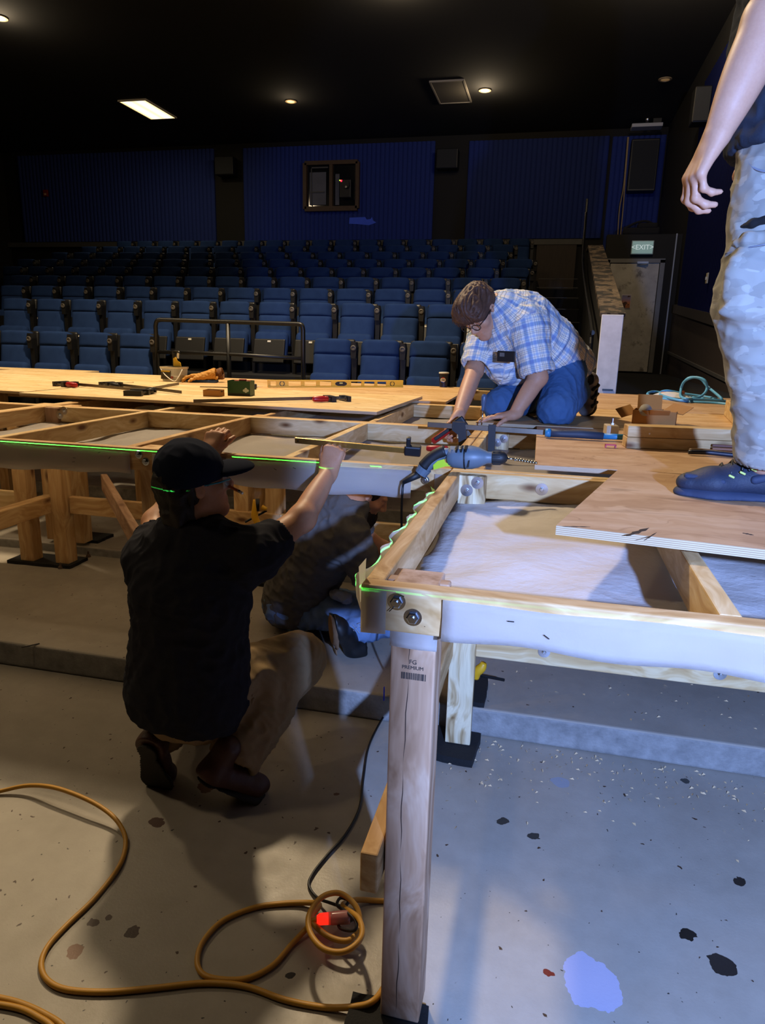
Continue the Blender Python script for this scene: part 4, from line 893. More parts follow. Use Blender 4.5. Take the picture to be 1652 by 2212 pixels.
def flapbox():
    o = thing('cardboard_box', 'torn open brown cardboard box behind the stacked timber', 'box', tuple(atz(1412, 915, 1.0895)), -.2)
    w_, d_, h_ = .22, .14, .075
    m = MB(); m.box((0, -d_/2, h_/2), (w_, .004, h_)); m.box((0, d_/2, h_/2), (w_, .004, h_)); m.box((-w_/2, 0, h_/2), (.004, d_, h_)); m.box((w_/2, 0, h_/2), (.004, d_, h_)); m.box((0, 0, .002), (w_, d_, .004)); m.build('carton', CARD, o)
    for c, d, r in (((-.04, .095, .11), (.13, .004, .09), (-.5, 0, .15)), ((.115, .03, .085), (.12, .004, .10), (-1.2, .1, -.5)), ((-.155, .0, .06), (.09, .004, .07), (-.9, -.3, .6)), ((.03, -.10, .07), (.10, .004, .07), (1.1, 0, .1))):
        MB().box(c, d, rot=r).build('flap', CARD, o)
    m = MB(); m.lathe([(.03, 0), (.034, .05)], (-.06, -.02, .06), (.3, -1, .4), 14); m.build('paper_roll', M('grey roll', '9b958d', .7), o, smooth=True)
flapbox()
tb = thing('timber_stack', 'two planed boards stacked as one block on the plywood by the hammer', 'timber', (.62, 3.15, Z1+.018))
pA = atz(1352, 968, 1.09); dirx = Vector((1, .11, 0)).normalized(); nrm = Vector((-dirx.y, dirx.x, 0))
for k, z in enumerate((.024, .072)):
    b = board('board', tb, pA+nrm*.045+Vector((0, 0, Z1+.018+z-1.09)), pA+nrm*.045+dirx*.85+Vector((0, 0, Z1+.018+z-1.09)), .089, .047, W2)
p = atY(1401, 936, 3.08); m = MB(); m.lathe([(.004, 0), (.004, .002)], p-Vector(tb.location)-nrm*.012, -nrm, 12); m.build('screw_head', CHROME, tb)
tl = thing('timber_offcut', 'timber offcut running away behind the stacked boards at the right', 'timber', tuple(atz(1590, 905, 1.09)))
pB = atz(1592, 926, 1.09); board('board', tl, pB+Vector((.045, .02, .05)), pB+Vector((.14, .75, .05)), .09, .098, W2)
bx = thing('cardboard_box', 'tiny pale carton in front of the stacked boards, a bolt on top', 'box', tuple(atz(1322, 944, 1.09)), .1)
m = MB(); m.box((.0, .05, .026), (.055, .09, .052), bev=.004); m.build('carton', M('pale card', 'b9a78c', .8), bx)
MB().box((.0075, .004, .026), (.04, .002, .045)).build('end_face', M('white card', 'd8d3c8', .7), bx)
bt = thing('bolt', 'single steel bolt lying on the tiny pale carton', 'bolt', tuple(Vector(bx.location)+Vector((0, .05, .0522))))
m = MB(); m.lathe([(.011, 0), (.011, .009)], (0, 0, 0), (0, 0, 1), 6); m.cyl((0, 0, .009), (.0, .0, .03), .005, 10); m.build('hex_bolt', CHROME, bt)
hm = thing('hammer', 'blue-handled hammer lying on the reddish plywood', 'hammer', tuple(atz(1182, 946, 1.09)), .06)
HB = M('blue steel handle', '2f7fae', .4); HG = M('dark blue rubber grip', '2a3648', .6)
m = MB(); m.tube([(0, 0, .024), (.06, 0, .022), (.14, 0, .024), (.245, 0, .02)], [.020, .0165, .019, .0165], 14); m.build('grip', HG, hm, smooth=True)
MB().tube([(-.012, 0, .024), (.012, 0, .024)], [.019, .021], 14).build('butt_cap', HB, hm, smooth=True)
MB().tube([(.245, 0, .020), (.375, 0, .020)], [.0135, .0125], 12).build('shaft', HB, hm, smooth=True)
m = MB(); m.cyl((.395, -.035, .02), (.395, .05, .02), .014, 14); m.lathe([(.0165, 0), (.0165, .03)], (.395, -.032, .02), (0, -1, 0), 16); m.prism([(-.014, 0), (.014, 0), (.006, .07), (-.006, .07)], .022, Matrix.Translation((.395, .05, .010))); m.box((.385, 0, .02), (.03, .03, .03), bev=.006)
m.build('head', M('forged steel', '3a3b3f', .4, .7), hm)
rc = thing('clip', 'small red plastic clip on the reddish plywood below the hammer', 'clip', tuple(atz(1318, 967, 1.09)), .1)
m = MB(); m.box((0, 0, .012), (.045, .016, .005)); m.box((-.02, 0, .007), (.005, .016, .014)); m.box((.02, 0, .007), (.005, .016, .014)); m.build('clip_body', M('red plastic', 'b8263a', .4), rc)
pl_ = thing('pliers', 'dark-handled pliers lying in front of the stacked boards by the trouser cuff', 'pliers', tuple(atz(1486, 983, 1.09)), -.05)
m = MB(); m.tube(spline([(0, 0, .012), (.07, .012, .014), (.14, .005, .012), (.21, .0, .01)], 5), .009, 8); m.build('handle', M('navy handle', '1a2233', .45), pl_, smooth=True)
m = MB(); m.tube(spline([(0.01, .055, .012), (.07, .06, .014), (.14, .03, .012), (.21, .01, .01)], 5), .008, 8); m.build('handle', M('tan handle', '6b5236', .55), pl_, smooth=True)
m = MB(); m.prism([(.20, -.012), (.32, -.004), (.32, .012), (.20, .02)], .014, Matrix.Translation((0, 0, .004))); m.build('jaws', CLB, pl_)
fs_ = thing('folding_rule', 'brown folded measuring rule beside the pliers', 'rule', tuple(atz(1560, 980, 1.09)), -.04)
for k in range(3): MB().box((.03, .008*k, .006+.012*k), (.14, .016, .010), bev=.002).build('rule_leaf', M('rule wood %d' % k, ('7a4a34', '8a5a3c', '6a4030')[k], .6), fs_)
sd = thing('screwdriver', 'screwdriver with grey-blue handle standing upright before the left knee', 'screwdriver', tuple(atY(1040, 918, 3.62)))
a = Vector((0, 0, 0)); b = atY(1046, 851, 3.62)-Vector(sd.location); d_ = b.normalized(); Ls = b.length
MB().lathe([(.0032, 0), (.0032, Ls*.5)], a, d_, 10).build('blade', CHROME, sd, smooth=True)
MB().lathe([(.006, Ls*.46), (.010, Ls*.5), (.008, Ls*.56), (.0135, Ls*.7), (.0145, Ls*.9), (.011, Ls*.98), (.004, Ls)], a, d_, 14).build('handle', M('grey-blue handle', '4c5f7a', .35), sd, smooth=True)
tag(MB().box((0, 0, .0015), (.075, .006, .003), rot=(0, 0, .9)).build('tape_strip', M('dark tape', '1c1a22', .6), None, tuple(atz(66, 1395, .1215))), 'short dark tape strip on the step edge at the left', 'tape')
tag(MB().box((0, 0, .03), (.004, .006, .06)).build('tape_strip', M('bright blue tape', '1533d8', .5), None, tuple(atY(829, 1513, 2.468))), 'scrap of bright blue tape on the step riser behind the near post', 'tape')
# wood shavings
m = MB(); rg = np.random.default_rng(3)
for k in range(420):
    px = rg.uniform(935, 1652); off = abs(rg.normal(0, .16)) ; x = atz(px, 1600, 0).x; y = 2.455-off if k < 330 else rg.uniform(2.55, 3.1); z = .0 if k < 330 else .12
    s_ = rg.uniform(.003, .010); a_ = rg.uniform(0, 6.28); c_, s2 = math.cos(a_), math.sin(a_)
    m.add([(x-s_*c_, y-s_*s2, z+.001), (x+s_*c_*.2-s_*.4*s2, y+s_*s2*.2+s_*.4*c_, z+s_*.7), (x+s_*c_, y+s_*s2, z+.002), (x+s_*.3*s2, y-s_*.3*c_, z+.0015)], [(0, 1, 2), (0, 2, 3)])
tag(m.build('wood_shavings', M('wood shavings', 'd2b68c', .8)), 'wood shavings scattered along the step', 'shavings', kind='stuff')
for k, (px, py) in enumerate(((131, 1228), (191, 1203))):
    o = thing('anchor_stud', ('small rusty anchor stud on the step below the paired legs', 'small rusty anchor stud near the upper step riser')[k], 'stud', tuple(atz(px, py, .12)), 0)
    MB().lathe([(.016, 0), (.012, .014), (.006, .02), (.005, .036)], (0, 0, 0), (0, 0, 1), 10).build('stud', M('rusty stud', '4b382a', .7), o)
# ------------------------------------------------------------------ smooth implicit bodies
def _np(v): return np.array(tuple(v), dtype=np.float64)
class Body:
    def __init__(s): s.p = []
    def cone(s, a, b, ra, rb, k=.03, flat=None, op='add', bulge=0.0):
        """tapered capsule a->b; flat = (direction, ratio) squashes the section along that direction; bulge swells the middle"""
        s.p.append(('c', _np(a), _np(b), ra, rb, k, flat, op, bulge)); return s
    def chain(s, pts, rad, k=.02, flat=None, op='add'):
        for i in range(len(pts)-1): s.cone(pts[i], pts[i+1], rad[i], rad[i+1], k, flat, op)
        return s
    def ell(s, c, r, k=.02, R=None, op='add'):
        """ellipsoid, R = 3x3 whose columns are its axes"""
        s.p.append(('e', _np(c), np.array(r, float), np.eye(3) if R is None else np.array(R, float), k, op)); return s
    def cut(s, p, n): s.p.append(('h', _np(p), _np(n)/np.linalg.norm(_np(n)))); return s
    def _bb(s, q):
        if q[0] == 'c':
            m = max(q[3], q[4])+q[8]+q[5]+.012
            if q[6]: m *= max(1.0, q[6][1])
            return np.minimum(q[1], q[2])-m, np.maximum(q[1], q[2])+m
        m = q[2].max()+q[4]+.012; return q[1]-m, q[1]+m
    def _d(s, q, X):
        if q[0] == 'c':
            _, a, b, ra, rb, k, flat, op, bulge = q; ab = b-a; L2 = max(ab@ab, 1e-12)
            pa = X-a; t = np.clip((pa@ab)/L2, 0, 1); e = pa-t[..., None]*ab
            if flat:
                n = _np(flat[0]); n = n/np.linalg.norm(n); c = e@n; e = e+(c*(1/flat[1]-1))[..., None]*n
            return np.linalg.norm(e, axis=-1)-(ra+(rb-ra)*t+bulge*np.sin(np.pi*t))
        _, c, r, R, k, op = q; l = (X-c)@R; n = np.linalg.norm(l/r, axis=-1); g = np.linalg.norm(l/(r*r), axis=-1)+1e-9
        return n*(n-1)/g
    def grid(s, h):
        los, his = zip(*[s._bb(q) for q in s.p if q[0] != 'h' and q[-1 if q[0] == 'e' else 7] == 'add'])
        lo = np.min(los, 0); hi = np.max(his, 0); n = np.ceil((hi-lo)/h).astype(int)+1
        ax = [lo[i]+h*np.arange(n[i]) for i in range(3)]; Dg = np.full(n, .05)
        for q in s.p:
            if q[0] == 'h':
                dd = ((ax[0]-q[1][0])*q[2][0])[:, None, None]+((ax[1]-q[1][1])*q[2][1])[None, :, None]+((ax[2]-q[1][2])*q[2][2])[None, None, :]
                Dg = np.maximum(Dg, dd); continue
            l, u = s._bb(q); i0 = np.clip(np.floor((l-lo)/h).astype(int), 0, n); i1 = np.clip(np.ceil((u-lo)/h).astype(int)+1, 0, n)
            if (i1 <= i0).any(): continue
            sl = tuple(slice(a, b) for a, b in zip(i0, i1)); X = np.stack(np.meshgrid(*[ax[i][sl[i]] for i in range(3)], indexing='ij'), -1)
            d = s._d(q, X); k = q[5] if q[0] == 'c' else q[4]; op = q[7] if q[0] == 'c' else q[5]; o = Dg[sl]
            if op == 'add':
                hh = np.maximum(k-np.abs(o-d), 0)/max(k, 1e-6); Dg[sl] = np.minimum(o, d)-hh*hh*k*.25
            else:
                d = -d; hh = np.maximum(k-np.abs(o-d), 0)/max(k, 1e-6); Dg[sl] = np.maximum(o, d)+hh*hh*k*.25
        return Dg, lo
    def surf(s, h):
        Dg, lo = s.grid(h); Dg = np.pad(Dg, 1, constant_values=.05); lo = lo-h; return nets(Dg, lo, h)
def nets(D, lo, h):
    S = D < 0; n = np.array(D.shape)-1
    cnt = np.zeros(n, np.int8)
    offs = [(i, j, k) for i in (0, 1) for j in (0, 1) for k in (0, 1)]
    for o in offs: cnt += S[o[0]:o[0]+n[0], o[1]:o[1]+n[1], o[2]:o[2]+n[2]]
    act = np.argwhere((cnt > 0) & (cnt < 8)); idx = np.full(n, -1, np.int64); idx[tuple(act.T)] = np.arange(len(act))
    cv = {o: D[act[:, 0]+o[0], act[:, 1]+o[1], act[:, 2]+o[2]] for o in offs}
    acc = np.zeros((len(act), 3)); c = np.zeros(len(act))
    for a in offs:
        for ax_ in range(3):
            if a[ax_]: continue
            b = list(a); b[ax_] = 1; b = tuple(b); va, vb = cv[a], cv[b]; m = (va < 0) != (vb < 0)
            t = va/(va-vb+1e-12); p = np.array(a, float)[None].repeat(len(act), 0); p[:, ax_] += t
            acc[m] += p[m]; c[m] += 1
    V = lo+h*(act+acc/np.maximum(c, 1)[:, None]); F = []
    for ax_ in range(3):
        o1, o2 = [(1, 2), (2, 0), (0, 1)][ax_]
        a = [slice(None)]*3; b = [slice(None)]*3; a[ax_] = slice(0, -1); b[ax_] = slice(1, None)
        e = np.argwhere(S[tuple(a)] != S[tuple(b)]); ok = (e[:, o1] > 0) & (e[:, o2] > 0) & (e[:, o1] < n[o1]) & (e[:, o2] < n[o2]); e = e[ok]
        ins = S[tuple(e.T)]
        def at(d1, d2):
            q = e.copy(); q[:, o1] -= d1; q[:, o2] -= d2; return idx[tuple(q.T)]
        quad = np.stack([at(1, 1), at(0, 1), at(0, 0), at(1, 0)], 1); quad[~ins] = quad[~ins][:, ::-1]; F.append(quad)
    F = np.concatenate(F); F = F[(F >= 0).all(1)]; return V, F
def vnormals(V, F):
    N = np.cross(V[F[:, 2]]-V[F[:, 0]], V[F[:, 3]]-V[F[:, 1]]); out = np.zeros_like(V)
    for i in range(4): np.add.at(out, F[:, i], N)
    return out/(np.linalg.norm(out, axis=1)[:, None]+1e-12)
def relax(V, F, it=2, f=.5):
    for _ in range(it):
        acc = np.zeros_like(V); c = np.zeros(len(V))
        for i in range(4):
            for j in (1, 3): np.add.at(acc, F[:, i], V[F[:, (i+j) % 4]]); np.add.at(c, F[:, i], 1)
        V = V+(acc/np.maximum(c, 1)[:, None]-V)*f
    return V
def vnoise(P, seed=0):
    """cheap smooth 3-D noise in -1..1"""
    rg = np.random.default_rng(seed); o = np.zeros(len(P))
    for k in range(7):
        d = rg.normal(size=3); d /= np.linalg.norm(d); f = rg.uniform(.7, 1.6); o += np.sin((P@d)*f*2*np.pi+rg.uniform(0, 6.3)+1.3*np.sin((P@rg.normal(size=3))*1.7))
    return o/7*1.8
def folds(V, F, amp, freq, seed, axis=None, stretch=1.0, sharp=1.0, mask=None):
    """cloth wrinkles: ridged noise, long across `axis`"""
    P = V*freq
    if axis is not None:
        a = _np(axis); a /= np.linalg.norm(a); P = P+np.outer((P@a)*(stretch-1), a)
    n = vnoise(P, seed); r = 1-np.abs(n)*1.4; r = np.clip(r, -1, 1)
    r = np.sign(r)*np.abs(r)**sharp
    w = amp*r if mask is None else amp*r*mask
    return V+vnormals(V, F)*w[:, None]
def solid(name, V, F, mat, parent, attrs=None):
    off = np.zeros(3); q = parent
    while q is not None: off = off+_np(q.location); q = q.parent
    me = bpy.data.meshes.new(name); W = V-off
    me.vertices.add(len(W)); me.vertices.foreach_set('co', W.astype(np.float32).ravel())
    me.loops.add(F.size); me.loops.foreach_set('vertex_index', F.astype(np.int32).ravel())
    me.polygons.add(len(F)); me.polygons.foreach_set('loop_start', (np.arange(len(F))*4).astype(np.int32)); me.polygons.foreach_set('loop_total', np.full(len(F), 4, np.int32))
    me.update(calc_edges=True); me.validate()
    for k, a in (attrs or {}).items():
        at = me.attributes.new(k, 'FLOAT_VECTOR', 'POINT'); at.data.foreach_set('vector', a.astype(np.float32).ravel())
    return link(name, me, mat, parent, (0, 0, 0), (0, 0, 0), True)
def frameR(fwd, up):
    """columns: right, forward, up"""
    f = Vector(fwd).normalized(); u = Vector(up); u = (u-f*u.dot(f)).normalized(); r = f.cross(u); return Matrix((r, f, u)).transposed()
# ------------------------------------------------------------------ people
def skinmat(name, a, b, rough=.5):
    t = NT(name); v = t.coords((1, 1, 1), rnd=False)
    n = t.noise(v, 28, 4, .6); c = t.mix(n, a, b); f = t.noise(v, 170, 2, .5)
    c = t.mix(t.math('MULTIPLY', f, .18), c, '8a4a38', 'MULTIPLY'); t.set(c, rough, 0, .35)
    t.b.inputs['Subsurface Weight'].default_value = .08; t.b.inputs['Subsurface Radius'].default_value = (.02, .008, .004)
    t.bump(t.noise(v, 260, 2), .12, .001); return t.m
SKIN1 = skinmat('tanned skin', 'b07a58', 'c28c69'); SKIN2 = skinmat('light skin', 'bf8c6c', 'd0a080'); SKIN3 = skinmat('fair skin', 'c08f72', 'cda085')
def cloth(name, a, b, vs=6, weave=520, bump=.2, rough=.95):
    t = NT(name); v = t.coords((1, 1, 1), rnd=False); c = t.mix(t.noise(v, vs, 4, .6), a, b); f = t.noise(v, weave, 2, .6)
    t.set(t.mix(t.math('MULTIPLY', f, .4), c, tuple(x*.45 for x in lin(a)), 'MULTIPLY'), rough, 0, .08); t.bump(f, bump, .0015); return t.m
BLKTEE = cloth('black heather tee', '25252b', '35353d', 40); GREYTEE = cloth('grey tee', '5a5857', '6e6b69', 9); KHAKI = cloth('khaki twill', '95805f', 'a98f6e', 7)
DENIM = cloth('blue denim', '3d5f8c', '5d80ab', 7, 700); DENIM2 = cloth('pale ripped denim', '4d6c98', '8ea5c4', 14, 700); NAVYTEE = cloth('dark slate tee', '2b303c', '3a414f', 8); NAVY = cloth('navy cap cloth', '12182a', '1b2236', 20)
LEATHER = M('brown boot leather', '452518', .5, var=.35, vs=22, bump=.3, bs=120); BSOLE = M('dark boot sole', '17130f', .75, var=.4, vs=50)
def hairmat(name, a, b):
    t = NT(name); v = t.coords((1, 1, 1), rnd=False); t.set(t.mix(t.noise(v, 60, 3, .6, 2.0), a, b), .58, 0, .3); t.bump(t.noise(v, 190, 2), .5, .003); return t.m
HAIRD = hairmat('dark hair', '120d0a', '241a14'); HAIRB = hairmat('brown hair', '33221a', '6a4a38')
def head(b, c, fwd, up, s=1.0, ears=True, neck=None):
    R = frameR(fwd, up); Rn = np.array(R); C = Vector(c)
    P = lambda x, y, z: C + R @ Vector((x*s, y*s, z*s))
    E = lambda x, y, z, r, k=.015, op='add': b.ell(P(x, y, z), [q*s for q in r], k, Rn, op)
    K = lambda p, q, ra, rb, k=.01, op='add': b.cone(P(*p), P(*q), ra*s, rb*s, k, None, op)
    if neck is not None: b.cone(P(0, -.035, -.06), neck, .056*s, .064*s, .04)
    E(0, -.012, .035, (.073, .093, .084), .02); E(0, .034, -.04, (.057, .058, .074), .04); E(0, .066, -.098, (.026, .022, .019), .03)
    for d in (-1, 1):
        K((d*.05, .0, -.06), (d*.012, .064, -.1), .018, .016, .03); E(d*.042, .058, -.022, (.024, .024, .022), .02)
        E(d*.031, .096, .004, (.017, .014, .011), .012, 'sub'); E(d*.031, .077, .002, (.0135, .0135, .0125), .003)
        K((d*.012, .088, .022), (d*.046, .075, .024), .0085, .007, .012); E(d*.012, .1, -.034, (.009, .010, .008), .008)
        if ears:
            E(d*.077, -.006, -.002, (.009, .019, .031), .008); E(d*.086, -.004, .002, (.006, .010, .017), .004, 'sub')
    K((0, .090, .012), (0, .112, -.026), .008, .0115, .012)
    K((-.02, .086, -.061), (.02, .086, -.061), .0055, .0055, .006); K((-.017, .086, -.073), (.017, .086, -.073), .006, .006, .006); K((-.022, .094, -.0668), (.022, .094, -.0668), .0022, .0022, .003, 'sub')
    return P, R
def hand(b, w, d, n, side, curl=(25, 40, 25), s=1.0, thumb=(35, 20), spread=4, fc=None, k=.004):
    """w wrist, d towards the knuckles, n palm-facing direction, side = unit-ish vector towards the thumb; curls in degrees"""
    w = Vector(w); d = Vector(d).normalized(); n = Vector(n); n = (n-d*n.dot(d)).normalized(); t = d.cross(n)
    if t.dot(Vector(side)) < 0: t = -t
    L = .092*s
    for i, o in enumerate((-.030, -.010, .010, .029)):   # pinky .. index metacarpals
        b.cone(w+t*(o*.55*s), w+d*(L*(.90 if i == 0 else .98 if i in (1, 3) else 1.0))+t*(o*s)-n*(.002*s), .017*s, .0115*s, .014)
    b.cone(w-d*.02*s, w+d*.03*s, .025*s, .024*s, .02, (n, .72))
    b.cone(w+d*.012*s+t*.018*s+n*.008*s, w+d*.05*s+t*.03*s+n*.012*s, .016*s, .015*s, .015)
    lens = ((.030, .020, .018), (.041, .026, .021), (.045, .029, .021), (.040, .025, .020)); rads = (.0074, .0083, .0086, .0085)
    for i, o in enumerate((-.030, -.010, .010, .029)):
        c = fc[i] if fc else curl
        p = w+d*(L*(.90 if i == 0 else .98 if i in (1, 3) else 1.0))+t*(o*s); a = 0
        sp = math.radians((i-1.5)*spread); dd0 = (d*math.cos(sp)+t*math.sin(sp)).normalized(); pts = [p]
        for j in range(3):
            a += math.radians(c[j]); dirv = dd0*math.cos(a)+n*math.sin(a); p = p+dirv*(lens[i][j]*s); pts.append(p)
        r = rads[i]*s; b.chain(pts, [r*1.12, r*1.03, r*.95, r*.82], k)
        b.ell(pts[1]-n*.001, [r*1.1]*3, .004); b.ell(pts[2], [r*1.02]*3, .004)
    a = math.radians(thumb[0]); tb = w+d*.022*s+t*.024*s+n*.006*s; d1 = (d*math.cos(a)+t*math.sin(a)*.9+n*math.sin(a)*.35).normalized(); p1 = tb+d1*.042*s
    a2 = a-math.radians(thumb[1]); d2 = (d*math.cos(a2)+t*math.sin(a2)*.8+n*.45).normalized(); p2 = p1+d2*.030*s; p3 = p2+(d2+n*.15).normalized()*.024*s
    b.chain([tb, p1, p2, p3], [.0145*s, .0115*s, .0105*s, .0085*s], .006); return w
def arm(b, sh, el, wr, s=1.0):
    b.cone(sh, el, .050*s, .041*s, .03, None, 'add', .004); b.cone(el, wr, .043*s, .0275*s, .03, None, 'add', .006); b.ell(el, [.041*s]*3, .02)
def legp(b, hip, kn, an, s=1.0, ex=0.0, k=.04):
    b.cone(hip, kn, .088*s+ex, .060*s+ex, k, None, 'add', .008); b.cone(kn, an, .060*s+ex, .040*s+ex, k, None, 'add', .010); b.ell(kn, [.062*s+ex]*3, .03)
def torso(b, pel, wai, che, nk, shL, shR, front, ex=0.0, flat=.74, wid=(.152, .142, .158), k=.06, cfront=None):
    f = (front, flat); cf = (cfront or front, flat)
    b.cone(pel, wai, wid[0]+ex, wid[1]+ex, k, f); b.cone(wai, che, wid[1]+ex, wid[2]+ex, k, f)
    m = (Vector(shL)+Vector(shR))/2
    b.cone(che, m.lerp(Vector(nk), .35), wid[2]+ex, .10+ex, k, cf)
    for sh in (shL, shR): b.cone(Vector(nk).lerp(Vector(sh), .22), sh, .050+ex, .058+ex, .05)
def sleeve(b, sh, el, t=.62, r=(.068, .064), k=.03):
    sh = Vector(sh); el = Vector(el); e = sh.lerp(el, t); d = (el-sh).normalized()
    b.cone(sh, e+d*.02, r[0], r[1], k); return e, d
def sleeve_open(b, e, d, r, arm_r=.05):
    b.cone(e+d*r*1.28, e+d*(r*1.28+.3), r*1.28, r*1.5, .004, None, 'sub'); b.cone(e-d*.05, e+d*.2, arm_r, arm_r, .004, None, 'sub')
def shoe(parent, an, ball, toe, up, mat, solem, names=('shoe', 'sole'), w=.048, high=.0, s=1.0, h=.0045, accents=None, heel_r=.036):
    """footwear: heel below the ankle, ball and toe points on the sole line; up = instep direction"""
    an, ball, toe, up = Vector(an), Vector(ball), Vector(toe), Vector(up)
    d = (toe-ball).normalized(); heel = an
    b = Body(); f = (up, .72)
    hl = Vector(heel)
    b.cone(hl+up*.040, ball+up*.036, heel_r, w*.92, .03, (up, .85)); b.cone(ball+up*.034, toe+up*.028-d*.035, w*.92, w*.72, .03, (up, .72)); b.ell(hl+up*.05, (heel_r*1.02,)*3, .02)
    b.cone(hl+up*.055, hl.lerp(ball, .62)+up*.062, .040, .030, .03)
    b.cone(hl+up*.05, hl+up*(.085+high), .042, .044, .03)
    if high <= .03: b.cone(hl+up*(.085+high), hl+up*(.16+high), .034, .040, .01, None, 'sub')
    b.cut(ball+up*.012, -up)
    V, F = b.surf(h); V = relax(V, F, 1); o = solid(names[0], V, F, mat, parent)
    q = Body(); q.cone(hl, ball, heel_r+.006, w+.004, .03, (up, .5)); q.cone(ball, toe-d*.035, w+.004, w*.80, .03, (up, .5)); q.ell(hl, (heel_r+.005,)*3, .01)
    q.cut(ball+up*.026, up); q.cut(ball-up*.004, -up)
    V, F = q.surf(h); solid(names[1], V, F, solem, o); return o

# ================================================================== 1: person in navy cap, seen from behind
y0 = 1.90
p1 = thing('person', 'person in black t-shirt, khaki trousers and navy cap kneeling with back to view', 'person', (-1.08, 1.95, 0))
pel, wai, che, nk = Vector((-1.10, 1.90, .385)), atY(408, 1430, 1.90), atY(412, 1270, 1.90), atY(402, 1150, 1.90)
shL, shR = atY(325, 1208, 1.92), atY(540, 1205, 1.92); elR, wrR = atY(652, 1120, 2.12), atY(709, 1022, 2.35); elL, wrL = atY(336, 1128, 2.13), atY(450, 984, 2.40)
hc = atY(420, 1043, 1.93); hf, hu = Vector((.72, .66, .14)), Vector((-.12, -.14, 1)); fr = Vector((.12, 1, .05))
hipL, hipR = Vector((-1.19, 1.95, .36)), Vector((-1.01, 1.94, .36)); knR = atY(642, 1424, 2.19); anR = atY(512, 1632, 1.90); knL, anL = Vector((-1.25, 2.32, .10)), Vector((-1.185, 1.90, .17))
B = Body(); torso(B, pel, wai, che, nk, shL, shR, fr, -.012, .70)
P, R = head(B, hc, hf, hu, 1.0, True, nk); arm(B, shR, elR, wrR, .98); arm(B, shL, elL, wrL, .98)
hand(B, wrR, (.10, .42, .9), (-.1, .9, -.35), (-1, 0, 0), (55, 70, 35), 1.0, (25, 10), 0); hand(B, wrL, (.12, .5, .85), (0, .9, -.45), (1, 0, 0), (45, 60, 35), 1.0, (30, 10), 2)
legp(B, hipR, knR, anR, .9); legp(B, hipL, knL, anL, .9)
V, F = B.surf(.0042); V = relax(V, F, 1); solid('body', V, F, SKIN1, p1)
# t-shirt
B = Body(); torso(B, pel-Vector((0, 0, .02)), wai, che, nk, shL, shR, fr, .020, .80, (.176, .166, .164), .06); B.cone(pel+Vector((-.022, -.008, -.03)), pel+Vector((.052, -.008, -.03)), .153, .153, .05); e, d = sleeve(B, shR, elR, .42, (.070, .066), .05); e2, d2 = sleeve(B, shL, elL, .5, (.064, .060), .05)
sleeve_open(B, e, d, .062, .053); sleeve_open(B, e2, d2, .062, .052); B.cone(nk+Vector((0, 0, .02)), nk+Vector((.02, .03, .2)), .062, .075, .01, None, 'sub')
B.cut(Vector((-1.10, 1.74, .290)), (-.14, -.10, -1))
V, F = B.surf(.006); V = relax(V, F, 2)
V = folds(V, F, .006, 7.0, 11, (0, 0, 1), 1.6, 1.2); V = folds(V, F, .0035, 13.0, 15, (.7, .2, .6), .45); solid('t_shirt', V, F, BLKTEE, p1)
# trousers
B = Body(); B.cone(pel+Vector((-.025, -.004, -.055)), pel+Vector((.05, -.004, -.055)), .131, .131, .05, ((0, 0, 1), 1.0)); legp(B, hipR, knR, anR, .95, .022, .06); legp(B, hipL, knL, anL, .9, .012, .06)
B.cone(knR.lerp(anR, .55), anR+(anR-knR).normalized()*.0, .078, .078, .04); B.cone(anR+(anR-knR).normalized()*.10, anR+(anR-knR).normalized()*.3, .105, .13, .01, None, 'sub')
sd_ = (anR-knR).normalized(); B.ell(hipR.lerp(knR, .55)+Vector((.0, -.085, -.01)), (.085, .03, .07), .03, np.array(frameR((0, 1, 0), (.3, 0, 1))))
V, F = B.surf(.006); V = relax(V, F, 2); V = folds(V, F, .008, 8.0, 21, sd_, .5, 1.0); V = folds(V, F, .004, 16.0, 22, (1, 0, -.5), .6)
tr_ = solid('trousers', V, F, KHAKI, p1)
pp = hipR.lerp(knR, .45)+Vector((-.02, -.10, -.06)); MB().box(pp-Vector(p1.location), (.11, .012, .12), rot=(.1, .35, -.1), bev=.006).build('cargo_pocket', KHAKI, tr_)
MB().box(pp+Vector((.01, -.006, .055))-Vector(p1.location), (.115, .014, .035), rot=(.1, .35, -.1), bev=.006).build('pocket_flap', KHAKI, tr_)
# boots
shoe(p1, Vector((-.985, 1.775, .095)), Vector((-.885, 1.885, .014)), Vector((-.845, 1.945, .012)), Vector((.42, .42, .80)).normalized(), LEATHER, BSOLE, ('boot', 'sole'), .050, .06)
shoe(p1, Vector((-1.185, 1.765, .175)), Vector((-1.195, 1.845, .030)), Vector((-1.20, 1.925, .012)), Vector((0, .93, .36)).normalized(), LEATHER, BSOLE, ('boot', 'sole'), .048, .03)
